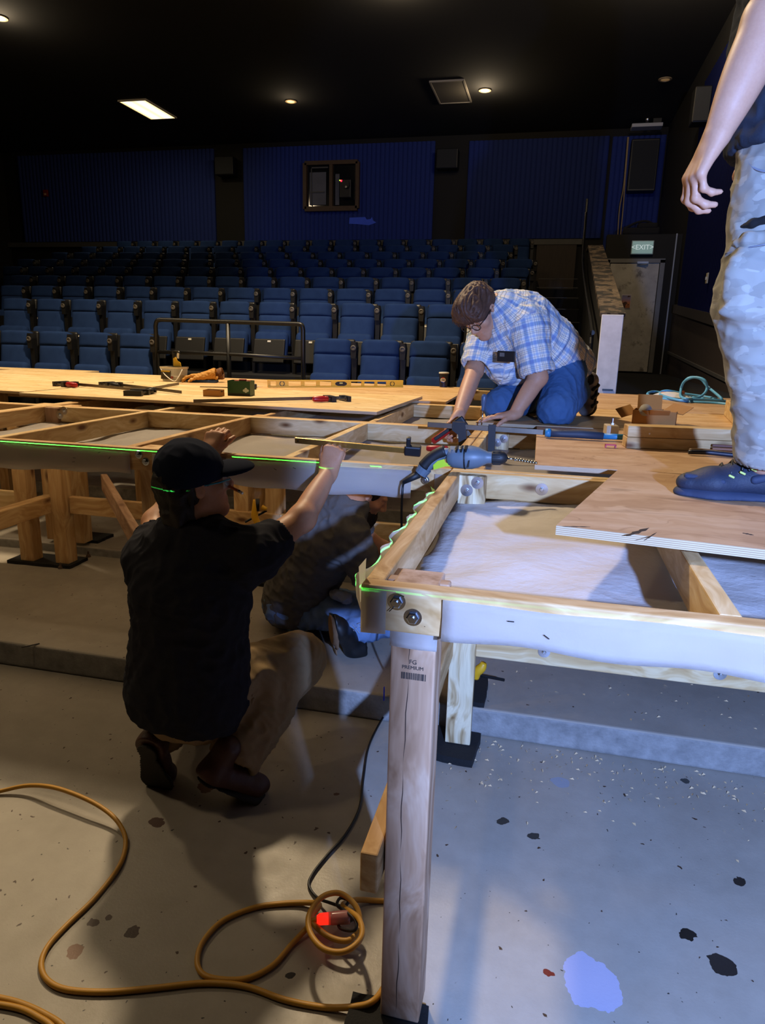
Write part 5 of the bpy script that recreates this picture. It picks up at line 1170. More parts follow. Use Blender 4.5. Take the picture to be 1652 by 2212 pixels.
# hair and cap
Rn = np.array(R); B = Body()
B.ell(P(0, -.03, .02), (.080, .085, .085), .02, Rn); B.ell(P(0, -.065, -.055), (.072, .040, .075), .04, Rn); B.ell(P(-.035, -.06, -.10), (.045, .035, .06), .03, Rn); B.ell(P(.03, -.07, -.10), (.04, .035, .06), .03, Rn)
B.ell(P(.07, .01, -.02), (.022, .03, .04), .01, Rn, 'sub'); B.ell(P(-.07, .01, -.02), (.022, .03, .04), .01, Rn, 'sub')
V, F = B.surf(.0045); V = folds(V, F, .009, 38, 5, hu, .18, .8); V = folds(V, F, .006, 12, 6, hu, .5); solid('hair', V, F, HAIRD, p1)
B = Body(); B.ell(P(0, -.008, .035), (.087, .106, .096), .01, Rn); B.cone(P(-.04, -.02, .06), P(.04, -.02, .06), .07, .07, .05); B.cut(P(0, 0, .012), -(R @ Vector((0, .02, 1)))); B.ell(P(0, -.115, .018), (.042, .05, .032), .008, Rn, 'sub')
V, F = B.surf(.004); V = relax(V, F, 1); V = folds(V, F, .0022, 12, 8); capo = solid('baseball_cap', V, F, NAVY, p1)
B = Body(); B.ell(P(0, .105, .018), (.078, .092, .030), .01, Rn); B.ell(P(0, .10, -.012), (.095, .12, .042), .008, Rn, 'sub'); B.cut(P(0, .052, 0), -(R @ Vector((0, 1, 0))))
V, F = B.surf(.003); solid('brim', V, F, NAVY, capo)
m = MB(); m.tube([P(.075*math.sin(t), -.012-.098*math.cos(t), .013)-Vector(p1.location) for t in [math.radians(x) for x in range(-62, 63, 8)]], .008, 6); m.build('strap', NAVY, capo, smooth=True)
m = MB(); m.lathe([(.009, 0), (.007, .005), (.0, .007)], P(0, -.008, .131)-Vector(p1.location), R @ Vector((0, 0, 1)), 10, cap=False)
for a in (-2.4, -1.2, .8, 2.2): m.lathe([(.004, 0), (.004, .002)], P(.072*math.sin(a), -.008+.088*math.cos(a), .088)-Vector(p1.location), R @ Vector((math.sin(a), math.cos(a), .9)), 8)
m.build('button', M('cap black thread', '07080c', .7), capo)
# safety glasses and pencil
m = MB(); pl0 = Vector(p1.location)
for d_ in (-1, 1):
    m.tube([P(d_*.078, -.01, .006)-pl0, P(d_*.074, .06, .004)-pl0, P(d_*.055, .098, .002)-pl0], .0028, 6)
gl = m.build('safety_glasses', M('teal glasses', '1b7f92', .3), p1, smooth=True)
m = MB(); n_ = 9
for d_ in (-1, 1):
    vs = []
    for k in range(n_):
        t = k/(n_-1); x = d_*(.006+.062*t); yv = .108-.035*t*t; vs += [P(x, yv, .018), P(x, yv-.004, -.022)]
    m.add([q-pl0 for q in vs], [(2*k, 2*k+2, 2*k+3, 2*k+1) for k in range(n_-1)])
m.build('lens', M('clear lens', '9fc0c8', .1, alpha=.35), gl, smooth=True)
pc_ = thing('pencil', 'orange pencil held in the mouth of the person in the navy cap', 'pencil', tuple(atY(488, 1046, 1.99)))
q0 = Vector((0, 0, 0)); q1 = atY(521, 1064, 1.97)-Vector(pc_.location); dq = (q1-q0).normalized(); Lq = (q1-q0).length; Lq2 = .085
MB().cyl(q0-dq*.03, q1-dq*.008, .0048, 6).build('barrel', M('orange pencil', 'c8662a', .45), pc_); MB().cyl(q1-dq*.012, q1-dq*.004, .005, 10).build('ferrule', CHROME, pc_); MB().cyl(q1-dq*.004, q1+dq*.006, .0046, 10).build('eraser', M('white eraser', 'e6dcd6', .7), pc_)

# ================================================================== 2: person in grey t-shirt under the frame
p2 = thing('person', 'bearded person in grey t-shirt and ripped jeans sitting hunched under the frames', 'person', (-.95, 2.95, .12))
fr = Vector((.75, .45, -.45))
pel, wai, che, nk = atY(640, 1285, 3.02), atY(668, 1225, 3.0), atY(712, 1150, 2.97), atY(758, 1082, 2.95)
shR, shL = atY(748, 1150, 2.86), atY(700, 1098, 3.10); elR, wrR = atY(800, 1245, 2.84), atY(872, 1262, 2.96); elL, wrL = atY(830, 1190, 3.2), atY(880, 1230, 3.15)
hc = atY(794, 1064, 3.05); hf, hu = Vector((.80, .25, -.55)), Vector((.55, .12, .8))
hipR, hipL = atY(672, 1312, 2.95), atY(650, 1300, 3.12); knR, anR = atY(835, 1335, 2.90), atY(748, 1372, 2.80); knL, anL = atY(850, 1330, 3.15), atY(790, 1360, 3.0)
B = Body(); torso(B, pel, wai, che, nk, shL, shR, fr, -.01, .72); P, R = head(B, hc, hf, hu, 1.0, True, nk); Rn = np.array(R)
arm(B, shR, elR, wrR); arm(B, shL, elL, wrL); hand(B, wrR, (.8, .4, -.2), (0, .3, -.9), (0, 1, 0), (30, 40, 25)); hand(B, wrL, (.8, .3, -.2), (0, -.3, -.9), (0, -1, 0), (30, 40, 25)); legp(B, hipR, knR, anR, .85); legp(B, hipL, knL, anL, .85)
V, F = B.surf(.005); V = relax(V, F, 1); solid('body', V, F, SKIN1, p2)
B = Body(); torso(B, pel, wai, che, nk, shL, shR, fr, .02, .80, (.165, .158, .162), .07); e, d = sleeve(B, shR, elR, .85, (.074, .078), .05); e2, d2 = sleeve(B, shL, elL, .6)
sleeve_open(B, e, d, .072, .052); sleeve_open(B, e2, d2, .06, .05); B.cone(nk+Vector((.01, 0, .02)), nk+Vector((.08, .02, .15)), .062, .075, .01, None, 'sub'); B.cut(pel+Vector((0, 0, -.115)), (0, 0, -1))
V, F = B.surf(.006); V = relax(V, F, 2); V = folds(V, F, .009, 6.5, 31, (.5, 0, .8), 1.8, 1.1); V = folds(V, F, .004, 14, 32); solid('t_shirt', V, F, GREYTEE, p2)
B = Body(); B.ell(pel+Vector((0, 0, -.04)), (.16, .17, .13), .05); legp(B, hipR, knR, anR, .95, .012); legp(B, hipL, knL, anL, .95, .012); B.cut(Vector((0, 0, .122)), (0, 0, -1)); d_ = (anR-knR).normalized(); B.cone(anR+d_*.09, anR+d_*.3, .09, .12, .006, None, 'sub')
V, F = B.surf(.0055); V = relax(V, F, 1); V = folds(V, F, .007, 11, 41); jn = solid('ripped_jeans', V, F, DENIM2, p2)
m = MB(); rg = np.random.default_rng(12); FR = M('white frayed threads', 'a9aebb', .8)
for k in range(26):
    t = rg.random(); c = anR.lerp(knR, .02+.42*t)+Vector((rg.normal(0, .02), -.056+rg.normal(0, .004), .025+rg.normal(0, .022)))-Vector(p2.location); a = Vector(rg.normal(size=3)); a = a.normalized()*rg.uniform(.008, .028); m.tube([c-a, c+Vector((0, -.004, .002)), c+a], .0013, 4)
m.build('frayed_edge', FR, jn)
B = Body(); c = atY(738, 1288, 2.86); B.ell(c, (.038, .02, .018), .02); B.ell(c+Vector((-.03, 0, .008)), (.025, .018, .015), .02); B.ell(c+Vector((.025, -.005, -.01)), (.02, .015, .02), .02)
V, F = B.surf(.005); V = folds(V, F, .008, 25, 3); rg_ = thing('rag', 'white rag tucked at the hip of the person under the frame', 'rag', tuple(c)); solid('rag', V, F, M('white cloth', '8f9299', .9), rg_)
B = Body(); B.ell(P(0, -.014, .04), (.080, .100, .088), .01, Rn); B.ell(P(0, .09, .0), (.075, .075, .075), .01, Rn, 'sub'); V, F = B.surf(.005); V = folds(V, F, .006, 30, 5, hu, .3); solid('hair', V, F, HAIRD, p2)
B = Body(); B.ell(P(0, .055, -.10), (.052, .052, .055), .02, Rn); B.ell(P(0, .06, -.14), (.036, .036, .035), .03, Rn)
for d_ in (-1, 1): B.cone(P(d_*.062, .0, -.045), P(d_*.04, .05, -.1), .020, .026, .02)
V, F = B.surf(.005); V = folds(V, F, .007, 34, 5, hu, .25); solid('beard', V, F, HAIRD, p2)
shoe(p2, atY(742, 1408, 2.78)+Vector((0, 0, .01)), atY(716, 1360, 2.70), atY(702, 1334, 2.67), Vector((.80, .42, .05)).normalized(), BLACKPLASTIC, M('worn tan sole', '86694c', .8, var=.3, vs=30), ('shoe', 'sole'), .052, .0)

# ================================================================== 3: person in plaid shirt kneeling on the frames
p3 = thing('person', 'person in blue plaid shirt and jeans kneeling on the frames, looking down', 'person', (0, 4.0, 1.09))
fr = Vector((-.55, -.35, -.75)); cf = Vector((-.25, -.62, -.70))
pel, wai, che, nk = atY(1208, 785, 4.22), atY(1170, 748, 4.12), atY(1118, 703, 4.0), atY(1078, 660, 3.93)
shR, shL = atY(1140, 705, 3.84), atY(1050, 700, 4.06); elR, wrR = atY(1162, 815, 3.80), atY(1110, 896, 3.70); elL, wrL = atY(1025, 800, 3.92), atY(988, 903, 3.55)
hc = atY(1036, 672, 3.86); hf, hu = Vector((-.28, -.60, -.75)), Vector((-.45, -.45, .72))
knR, knL = Vector((.045, 3.87, 1.165)), Vector((-.255, 3.93, 1.165)); hipR, hipL = atY(1225, 785, 4.16), atY(1170, 800, 4.3); anR, anL = Vector((.175, 4.31, 1.235)), Vector((-.10, 4.40, 1.165))
B = Body(); torso(B, pel, wai, che, nk, shL, shR, fr, -.012, .75, cfront=cf); P, R = head(B, hc, hf, hu, 1.10, True, nk); Rn = np.array(R)
arm(B, shR, elR, wrR, 1.08); arm(B, shL, elL, wrL, 1.05)
hand(B, wrR, (-.95, -.22, -.12), (0, 0, -1), (0, -1, 0), (4, 8, 6), 1.0, (38, 12), 6); hand(B, wrL, (-.35, -.35, -.9), (.5, -.6, -.1), (-.5, -.5, 0), (40, 55, 30))
legp(B, hipR, knR, anR, .88); legp(B, hipL, knL, anL, .88)
V, F = B.surf(.0042); V = relax(V, F, 1); solid('body', V, F, SKIN2, p3)
B = Body(); torso(B, pel+(pel-wai)*.25, wai, che, nk, shL, shR, fr, .024, .86, (.165, .168, .165), .07, cf); e, d = sleeve(B, shR, elR, .78, (.086, .088), .05); e2, d2 = sleeve(B, shL, elL, .78, (.080, .080), .05)
B.cone(wai+Vector((-.06, -.04, -.07)), che+Vector((-.05, -.05, -.10)), .10, .09, .08); bl = atY(1098, 795, 3.98); B.cone(wai+Vector((-.02, 0, -.04)), bl, .12, .085, .06); B.cone(che+Vector((-.03, -.03, -.05)), bl, .11, .085, .06)
sleeve_open(B, e, d, .082, .055); sleeve_open(B, e2, d2, .074, .055); B.cone(nk+Vector((-.01, -.02, -.0)), P(0, -.03, -.03), .062, .068, .008, None, 'sub')
hem = (pel-wai).normalized(); B.cut(pel+hem*.085, hem+Vector((-.1, -.15, -.35)))
V, F = B.surf(.0052); V = relax(V, F, 2); V = folds(V, F, .007, 8, 51, (.5, .2, .6), .6, 1.1); V = folds(V, F, .0035, 17, 52)
segs = [(pel, che, fr), (che, nk, fr), (shR, elR, Vector((0, -1, 0))), (shL, elL, Vector((0, -1, 0)))]
def plaid_uv(V, segs):
    best = np.full(len(V), 9.0); uv = np.zeros((len(V), 3))
    for i, (a, b, f) in enumerate(segs):
        a_, b_ = _np(a), _np(b); ab = b_-a_; L = np.linalg.norm(ab); ab /= L; t = (V-a_)@ab; e_ = V-a_-np.outer(t, ab); dist = np.linalg.norm(e_, axis=1)-(.17 if i < 2 else .08)+np.maximum(0, np.maximum(-t, t-L))*1.5
        f_ = _np(f); f_ -= ab*(f_@ab); f_ /= np.linalg.norm(f_); r_ = np.cross(ab, f_); ang = np.arctan2(e_@r_, e_@f_); m_ = dist < best; best[m_] = dist[m_]
        uv[m_, 0] = t[m_]+(.0 if i != 1 else L*0+float(np.linalg.norm(_np(che)-_np(pel)))); uv[m_, 1] = ang[m_]*(.17 if i < 2 else .085); uv[m_, 2] = i
    return uv
PL = NT('blue white plaid'); at_ = PL.t.nodes.new('ShaderNodeAttribute'); at_.attribute_name = 'plaid'; sx = PL.n('ShaderNodeSeparateXYZ'); PL.l(at_.outputs['Vector'], sx.inputs[0])
def bands(src, period):
    f = PL.math('FRACT', PL.math('MULTIPLY', src, 1/period)); W_ = 'f4f1ea'; 
    return PL.ramp(f, [(0, 'd6dbe4'), (.04, '7fa6d4'), (.24, 'd6dbe4'), (.29, 'f2efe8'), (.40, '8d93a4'), (.425, 'f2efe8'), (.50, 'c9bfa4'), (.53, 'f2efe8'), (.60, '6d7890'), (.62, 'f2efe8'), (.72, 'c2d2e6'), (.83, 'f2efe8'), (.92, '9098a8'), (.94, 'f2efe8')], 'CONSTANT')
c = PL.mix(1.0, bands(sx.outputs[0], .092), bands(sx.outputs[1], .088), 'MULTIPLY'); PL.set(PL.mix(.18, c, 'f6f3ee'), .9, 0, .1)
sh3 = solid('plaid_shirt', V, F, PL.m, p3, {'plaid': plaid_uv(V, segs)})
for k, (a_, b_) in enumerate((((.0, .0), (.062, -.012)), ((-.0, .0), (-.055, .0)))):
    pass
B = Body(); q = nk+Vector((-.02, -.06, -.055)); B.cone(nk+Vector((.035, -.05, -.01)), q+Vector((.015, -.02, -.02)), .022, .030, .01, (fr, .4)); B.cone(nk+Vector((-.075, .0, -.01)), q+Vector((-.04, -.0, -.02)), .022, .028, .01, (fr, .4))
V, F = B.surf(.004); solid('collar', V, F, PL.m, sh3, {'plaid': plaid_uv(V, segs)})
B = Body(); B.ell(pel+Vector((.0, .02, -.04)), (.165, .165, .15), .05); legp(B, hipR, knR, anR, 1.0, .018, .06); legp(B, hipL, knL, anL, 1.0, .018, .06); B.cone(hipR, knR, .098, .086, .04); B.cut(Vector((0, 0, 1.0955)), (0, 0, -1))
for an_, kn_ in ((anR, knR), (anL, knL)):
    d_ = (an_-kn_).normalized(); B.cone(an_+d_*.08, an_+d_*.3, .09, .12, .006, None, 'sub')
V, F = B.surf(.0055); V = relax(V, F, 2); V = folds(V, F, .005, 7, 61, (1, .3, 0), 1.7, 1.2); V = folds(V, F, .0015, 20, 62); solid('jeans', V, F, DENIM, p3)
SOCK = M('white sock', 'dcd8d4', .9)
for an_ in (anR,):
    MB().cyl(an_+Vector((-.03, -.05, .0))-Vector(p3.location), an_+Vector((.03, .06, .015))-Vector(p3.location), .043, 18).build('sock', SOCK, p3, smooth=True)
GS = M('grey sneaker', '6f6a68', .6, var=.35, vs=25); GSO = M('dark sneaker sole', '2b2c33', .7)
s1 = shoe(p3, Vector((.245, 4.44, 1.285)), Vector((.232, 4.40, 1.135)), Vector((.215, 4.33, 1.106)), Vector((-.28, -.92, .22)).normalized(), GS, GSO, ('sneaker', 'sole'), .046, .0)
m = MB(); up3 = Vector((.85, .35, .2))
shoe(p3, Vector((-.08, 4.50, 1.20)), Vector((-.09, 4.43, 1.121)), Vector((-.10, 4.37, 1.103)), Vector((-.2, -.8, .55)).normalized(), GS, GSO, ('sneaker', 'sole'), .046, .0)
st_ = M('black shoe overlay', '1a1a20', .6)
B = Body()
for z in (1.15, 1.20, 1.25): B.cone(Vector((.255, 4.335, z)), Vector((.283, 4.385, z+.022)), .012, .010, .004)
B.cone(Vector((.27, 4.36, 1.15)), Vector((.277, 4.37, 1.28)), .008, .008, .004)
V, F = B.surf(.004); solid('overlay', V, F, st_, s1)
# hair, glasses
B = Body(); B.ell(P(0, -.014, .042), (.088, .108, .094), .02, Rn); B.ell(P(0, .055, .075), (.075, .055, .05), .04, Rn); B.ell(P(.0, .085, .05), (.062, .026, .034), .03, Rn); B.ell(P(-.05, .06, .045), (.032, .04, .045), .03, Rn); B.ell(P(.05, .06, .045), (.032, .04, .045), .03, Rn)
B.ell(P(0, .095, -.035), (.062, .07, .062), .008, Rn, 'sub')
for d_ in (-1, 1): B.ell(P(d_*.085, .005, -.02), (.03, .036, .048), .008, Rn, 'sub')
V, F = B.surf(.0036); V = folds(V, F, .007, 30, 71, R @ Vector((0, 1, -.35)), .12, .8); V = folds(V, F, .006, 9, 72, R @ Vector((0, 1, -.3)), .4); hr = solid('hair', V, F, HAIRB, p3)
m = MB(); rg = np.random.default_rng(31)
for k in range(46):
    x = rg.uniform(-.075, .075); a_ = P(x, .10-abs(x)*.25, .075+rg.uniform(-.01, .02)); b_ = P(x*1.05+rg.normal(0, .006), .125-abs(x)*.3, .03+rg.normal(0, .012)); m.tube([q-Vector(p3.location) for q in (a_, a_.lerp(b_, .5)+R @ Vector((0, .008, .004)), b_)], [.004, .003, .001], 5)
m.build('fringe', HAIRB, hr, smooth=True)
m = MB(); p3l = Vector(p3.location)
for d_ in (-1, 1):
    m.tube([P(d_*(.033+.024*math.cos(t)), .112-.003*abs(math.cos(t)), -.002+.017*math.sin(t))-p3l for t in [2*PI*k/20 for k in range(20)]], .0022, 6, True); m.tube([P(d_*.057, .108, .004)-p3l, P(d_*.076, .07, .006)-p3l, P(d_*.08, -.01, .004)-p3l], .0024, 6)
m.tube([P(-.009, .113, .002)-p3l, P(.009, .113, .002)-p3l], .002, 6); m.build('glasses', BLACKPLASTIC, p3, smooth=True)
# pocket with phone
pk = atY(1093, 770, 3.72); fn = Vector((-.25, -.85, -.10)).normalized(); Rp = frameR(-fn, (.25, 0, 1))
ph = thing('phone', 'black smartphone sticking out of the chest pocket of the plaid shirt', 'phone', tuple(pk))
ph.rotation_euler = Rp.to_euler(); Mt = Matrix.Identity(4)
MB().box((0, 0, 0), (.098, .009, .055), rot=(0, -.22, 0), bev=.0044, seg=3).build('case', BLACKPLASTIC, ph)
MB().box((-.022, -.0055, .004), (.026, .002, .020), rot=(0, -.22, 0), bev=.001).build('sticker', M('grey sticker', '5f5b56', .6, var=.5, vs=60), ph)

# ================================================================== 4: standing person at the right edge
p4 = thing('person', 'standing person in grey camouflage trousers cut off by the right edge', 'person', (.60, 2.12, 1.11))
fr = Vector((-1, 0, 0)); Yl = 2.02
anL, knL, hipL = Vector((.575, 2.03, 1.22)), Vector((.505, 2.02, 1.63)), Vector((.525, 2.03, 2.06)); anR, knR, hipR = Vector((1.02, 2.30, 1.22)), Vector((.92, 2.28, 1.62)), Vector((.71, 2.21, 2.04))
pel, wai, che, nk = Vector((.57, 2.12, 2.08)), Vector((.57, 2.12, 2.22)), Vector((.57, 2.12, 2.46)), Vector((.58, 2.12, 2.66))
shL, shR = Vector((.63, 1.93, 2.60)), Vector((.62, 2.32, 2.60)); elL, wrL = atY(1664, 40, 1.90), atY(1549, 292, 1.88); elR, wrR = Vector((.66, 2.40, 2.30)), Vector((.52, 2.38, 2.08))
B = Body(); torso(B, pel, wai, che, nk, shL, shR, fr, -.012, .72); P, R = head(B, Vector((.57, 2.12, 2.80)), (-1, 0, -.15), (0, 0, 1), 1.0, True, nk); Rn = np.array(R)
arm(B, shR, elR, wrR); B.cone(shL, elL, .052, .048, .03, None, 'add', .004); B.cone(elL, wrL, .054, .0295, .03, None, 'add', .007); B.ell(elL, [.049]*3, .02)
hand(B, wrL, (-.40, .02, -.92), (.92, .30, -.38), (-.42, .90, .05), None, 1.08, (15, 15), 0, ((42, 50, 25), (34, 52, 28), (28, 52, 30), (26, 46, 28)), .006); hand(B, wrR, (-.4, 0, -.9), (.9, -.2, -.3), (0, -1, 0), (35, 50, 25))
legp(B, hipL, knL, anL, .95); legp(B, hipR, knR, anR, .95)
V, F = B.surf(.0038); V = relax(V, F, 1); solid('body', V, F, SKIN3, p4)
B = Body(); torso(B, pel+Vector((0, 0, -.0)), wai, che, nk, shL, shR, fr, .022, .96, (.160, .160, .165), .06); e, d = sleeve(B, shL, elL, .55, (.078, .076)); e2, d2 = sleeve(B, shR, elR, .6, (.078, .076)); sleeve_open(B, e, d, .07, .055); sleeve_open(B, e2, d2, .07, .055)
B.cone(Vector((.535, 2.04, 1.98)), Vector((.55, 2.06, 2.22)), .140, .135, .05); B.cone(nk+Vector((0, 0, .02)), nk+Vector((-.03, 0, .2)), .066, .08, .01, None, 'sub'); B.cut(Vector((.5, 2.0, 2.0)), (.12, 0, -1))
V, F = B.surf(.006); V = relax(V, F, 2); V = folds(V, F, .009, 8, 81, (.8, 0, .5), .55); V = folds(V, F, .004, 15, 82); solid('t_shirt', V, F, NAVYTEE, p4)
CM = NT('grey camouflage cloth'); v = CM.coords((1, 1, 1.9), rnd=False); n1 = CM.noise(v, 9, 3, .55); n2 = CM.noise(v, 13, 2, .5, .5)
c = CM.ramp(n1, [(0, '8b8983'), (.44, '98968f'), (.56, '908e88')], 'CONSTANT'); c = CM.mix(CM.ramp(n2, [(.60, 0.0), (.61, 1.0)]), c, 'a5a39b'); CM.set(c, .9, 0, .1); CM.bump(CM.noise(v, 500, 2), .15, .0015); CAMOP = CM.m
B = Body(); B.cone(pel+Vector((0, -.06, 0)), pel+Vector((0, .06, 0)), .135, .135, .05, ((0, 0, 1), 1.0))
for h_, k_, a_ in ((hipL, knL, anL), (hipR, knR, anR)):
    B.cone(h_, k_, .118, .098, .05); B.cone(k_, a_+Vector((0, 0, .06)), .098, .074, .05); B.cone(a_+Vector((0, 0, .085)), a_+Vector((.01, 0, .03)), .074, .080, .02); B.ell(a_+Vector((0, 0, .065)), (.083, .08, .022), .012)
    B.cone(a_+Vector((.005, 0, -.105)), a_+Vector((.005, 0, -.4)), .11, .12, .006, None, 'sub'); B.cone(a_+Vector((0, 0, .02)), a_+Vector((0, 0, -.2)), .058, .058, .006, None, 'sub')
# cargo pockets of the near leg
B.ell(Vector((.475, 1.945, 1.685)), (.075, .035, .085), .03); B.ell(Vector((.485, 1.945, 1.60)), (.09, .03, .018), .03)
B.cut(Vector((.5, 2, 2.045)), (-.1, 0, 1))
V, F = B.surf(.0055); V = relax(V, F, 2); V = folds(V, F, .005, 5, 91, (.3, 0, 1), 1.5, 1.3); V = folds(V, F, .0022, 12, 92, (.3, 0, 1), 1.6); tro = solid('camouflage_trousers', V, F, CAMOP, p4)
p4l = Vector(p4.location); THR = M('seam stitching', '7b7f8c', .9)
def sY(x, z, o=.004):
    t = (hipL.z-z)/(hipL.z-knL.z); c = hipL.lerp(knL, t); r = .118-.020*t; return Vector((x, c.y-math.sqrt(max(r*r-(x-c.x)**2, 1e-6))-o, z))
B = Body(); B.chain([sY(.416, 1.762), sY(.44, 1.768), sY(.49, 1.776), sY(.56, 1.786)], [.008, .017, .018, .018], .01); V, F = B.surf(.004); V = folds(V, F, .003, 16, 93); fl_ = solid('pocket_flap', V, F, CAMOP, tro)
def seam(pts, r=.0022): return MB().tube([q-p4l for q in spline([sY(x, z, o) for x, z, o in pts], 6)], r, 5)
seam([(.402, 1.745, .018), (.44, 1.750, .021), (.49, 1.757, .021), (.56, 1.766, .021)]).build('flap_stitching', THR, fl_, smooth=True)
B = Body(); B.chain([sY(.418, 1.800, 0), sY(.445, 1.806, 0), sY(.485, 1.814, 0), (sY(.53, 1.820, 0))], [.004, .012, .014, .012], .006); V, F = B.surf(.0035); solid('pocket_opening', V, F, M('dark pocket opening', '08080c', .9), tro)
seam([(.408, 1.985, .003), (.416, 1.960, .003), (.432, 1.930, .003), (.465, 1.915, .003), (.50, 1.917, .003)], .003).build('hip_pocket_seam', THR, tro, smooth=True)
seam([(.484, 2.0, .003), (.483, 1.92, .003), (.482, 1.84, .003)], .0025).build('side_seam', THR, tro, smooth=True)
seam([(.425, 1.735, .022), (.425, 1.68, .026), (.43, 1.64, .024), (.46, 1.618, .02), (.52, 1.615, .02)], .0025).build('bag_seam', THR, tro, smooth=True)
MB().tube([q-p4l for q in [sY(.418+.004*k, 1.73-.012*k, .02) for k in range(5)]], [.002, .005, .006, .004, .001], 6).build('pocket_crease_shade', M('deep fold shade', '3a3c44', .9), tro, smooth=True)  # dark strip on the cloth, painted shade of the fold
NS = M('navy sneaker', '1c2538', .65, var=.3, vs=30, bump=.3, bs=160); NSO = M('slate sneaker sole', '27324a', .75, var=.2, vs=30); zt4 = Z1+.0195+.022
sk = []
for an_, yy in ((anL, 2.055), (anR, 2.27)):
    o = shoe(p4, Vector((an_.x+.03, yy, zt4+.005)), Vector((an_.x-.115, yy-.005, zt4+.005)), Vector((an_.x-.205, yy, zt4+.008)), Vector((0, 0, 1)), NS, NSO, ('sneaker', 'sole'), .054, .0, heel_r=.04)
    m = MB(); LM = MB()
    for k in range(5):
        x = an_.x-.105+.026*k; z = zt4+.083+.011*k; m.tube([Vector((x, yy-.040, z-.022))-p4l, Vector((x+.008, yy, z+.010))-p4l, Vector((x+.018, yy+.040, z-.022))-p4l], .0032, 6); m.tube([Vector((x+.018, yy-.040, z-.022))-p4l, Vector((x+.008, yy, z+.010))-p4l, Vector((x, yy+.040, z-.022))-p4l], .0032, 6)
        LM.box(Vector((x, yy-.047, z-.028))-p4l, (.016, .006, .006), rot=(0, .4, 0), bev=.002)
    m.build('laces', BLACKPLASTIC, o, smooth=True); LM.build('lime_accent', M('lime eyelets', 'b9c86a', .5), o)
    for nm_, a_, b_, r_ in (('toe_overlay', (an_.x-.185, yy-.02, zt4+.055), (an_.x-.10, yy-.052, zt4+.05), .009), ('heel_overlay', (an_.x-.02, yy-.045, zt4+.06), (an_.x+.05, yy-.04, zt4+.08), .012)):
        B = Body(); B.cone(a_, b_, r_, r_, .004); V, F = B.surf(.004); solid(nm_, V, F, NSO, o)
B = Body(); B.ell(P(0, -.014, .042), (.082, .102, .09), .01, Rn); B.ell(P(0, .1, -.02), (.07, .075, .075), .01, Rn, 'sub'); V, F = B.surf(.006); V = folds(V, F, .006, 28, 5, (0, 0, 1), .3); solid('hair', V, F, HAIRB, p4)
# ------------------------------------------------------------------ leather gloves on the plywood
GLV = M('tan work glove leather', 'c28b3c', .7, var=.3, vs=14, bump=.3, bs=90); GLI = M('brown glove cuff', '6a4222', .75, var=.2)
g0 = Vector((-3.02, 5.74, 1.115))
for k, (off, dr_, lab) in enumerate(((Vector((0, 0, 0)), (-.9, -.25, 0), 'tan leather work glove lying on the blue pad, cuff opening to the right'), (Vector((.02, .09, -.0)), (-.95, .2, 0), 'tan leather work glove lying behind the other glove'))):
    B = Body(); w_ = g0+off+Vector((.03, 0, .03)); hand(B, w_, dr_, (0, 0, -1), (0, -1, 0), (14, 28, 20), 1.15, (30, 10), 3); B.cone(w_, w_+Vector((.085, .03, .02)), .034, .05, .02); B.cone(w_+Vector((.05, .02, .012)), w_+Vector((.2, .06, .045)), .030, .07, .006, None, 'sub')
    V, F = B.surf(.004); V = folds(V, F, .004, 22, 3+k); go = thing('work_glove', lab, 'glove', tuple(g0+off), 0, 'leather gloves'); solid('glove', V, F, GLV if k == 0 else GLI, go)
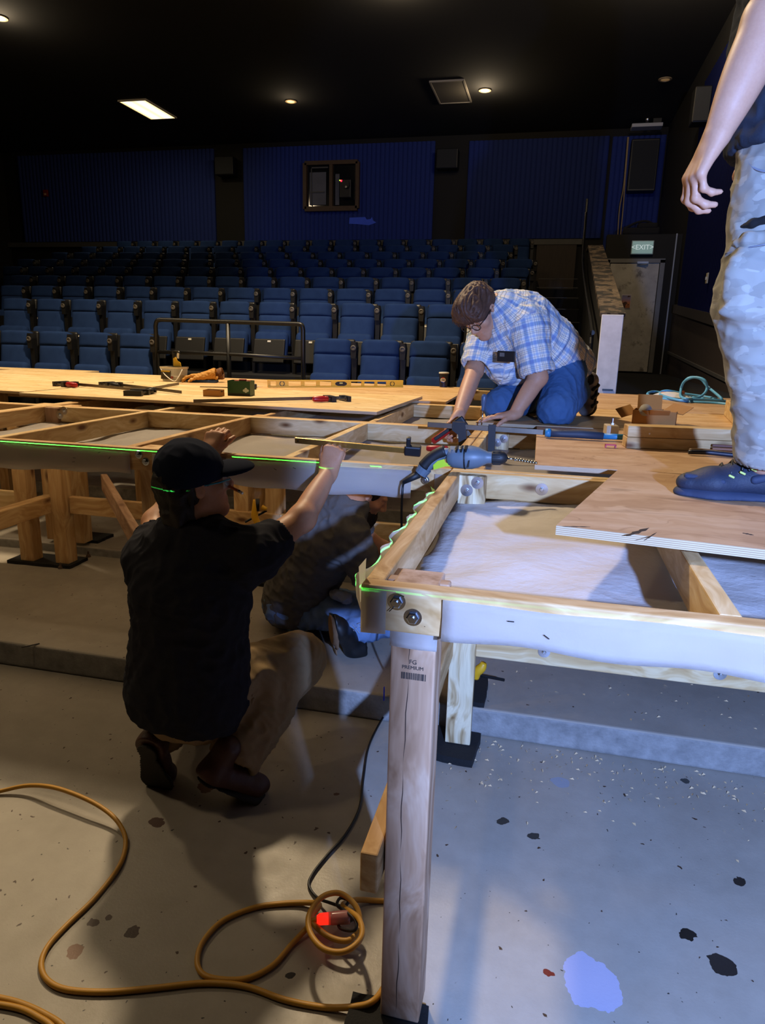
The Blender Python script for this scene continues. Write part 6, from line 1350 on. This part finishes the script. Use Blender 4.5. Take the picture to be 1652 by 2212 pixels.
# ------------------------------------------------------------------ light
for i, (x, y, e) in enumerate(((-2.43, 10.5, 40), (-8.6, 10.4, 20), (-1.64, 14.7, 22), (-5.56, 14.7, 5), (1.2, 10.2, 150))):  # the last one has no fixture, added to brighten the exit door
    lamp('downlight_and_fill_lamp', 'POINT', (x, y, 5.93), e, WARM, .08)
for x, y, e, sz in ((-2.7, 5.7, 1480, .22), (-6.6, 5.2, 420, .2), (-3.4, .7, 110, .2), (-7.0, 1.5, 120, .2)):
    lamp('house_light', 'SPOT', (x, y, 6.02), e, WARM, sz, (x, y-.4, 0), spot_size=math.radians(140), spot_blend=.6)
lamp('troffer_lamp', 'AREA', (-8.79, 14.82, 6.05), 30, (1, .8, .5), .9, (-8.79, 14.82, 0))
az, elv = math.radians(9.5), math.radians(-10); fs0 = Vector((.76, -.65, 1.74))
lamp('flood_light', 'SPOT', fs0, 940, (.27, .44, 1.0), .03, fs0+Vector((math.sin(az)*math.cos(elv), math.cos(az)*math.cos(elv), math.sin(elv))), spot_size=math.radians(76), spot_blend=.16).scale = (1, 1.75, 1)
# green levelling laser: a point lamp that radiates only in its own horizontal plane
lz = lamp('laser_level', 'SPOT', (-3.2, .3, 1.061), 90, (.05, 1.0, .12), 0.0, (-2.3, 2.0, 1.062), spot_size=math.radians(100), spot_blend=.35)
lz.data.use_nodes = True; nt = lz.data.node_tree
em = nt.nodes['Emission']; tc = nt.nodes.new('ShaderNodeNewGeometry'); sp = nt.nodes.new('ShaderNodeSeparateXYZ')
nt.links.new(tc.outputs['Incoming'], sp.inputs[0])
ab = nt.nodes.new('ShaderNodeMath'); ab.operation = 'ABSOLUTE'; nt.links.new(sp.outputs[2], ab.inputs[0])
lt = nt.nodes.new('ShaderNodeMath'); lt.operation = 'LESS_THAN'; nt.links.new(ab.outputs[0], lt.inputs[0]); lt.inputs[1].default_value = .0007
ml = nt.nodes.new('ShaderNodeMath'); ml.operation = 'MULTIPLY'; nt.links.new(lt.outputs[0], ml.inputs[0]); ml.inputs[1].default_value = 30.0
nt.links.new(ml.outputs[0], em.inputs['Strength'])
w = bpy.data.worlds.new('world'); SC.world = w; w.use_nodes = True
bg = w.node_tree.nodes['Background']; bg.inputs[0].default_value = (.75, .68, .62, 1); bg.inputs[1].default_value = .020
vs = SC.view_settings; SC.display_settings.display_device = 'sRGB'; vs.view_transform = 'Standard'; vs.look = 'None'; vs.gamma = 1.0; vs.exposure = 0.0
try: vs.use_curve_mapping = False
except Exception: pass
SC.cycles.use_denoising = True; SC.cycles.max_bounces = 5; SC.cycles.diffuse_bounces = 2; SC.cycles.sample_clamp_indirect = 4.0
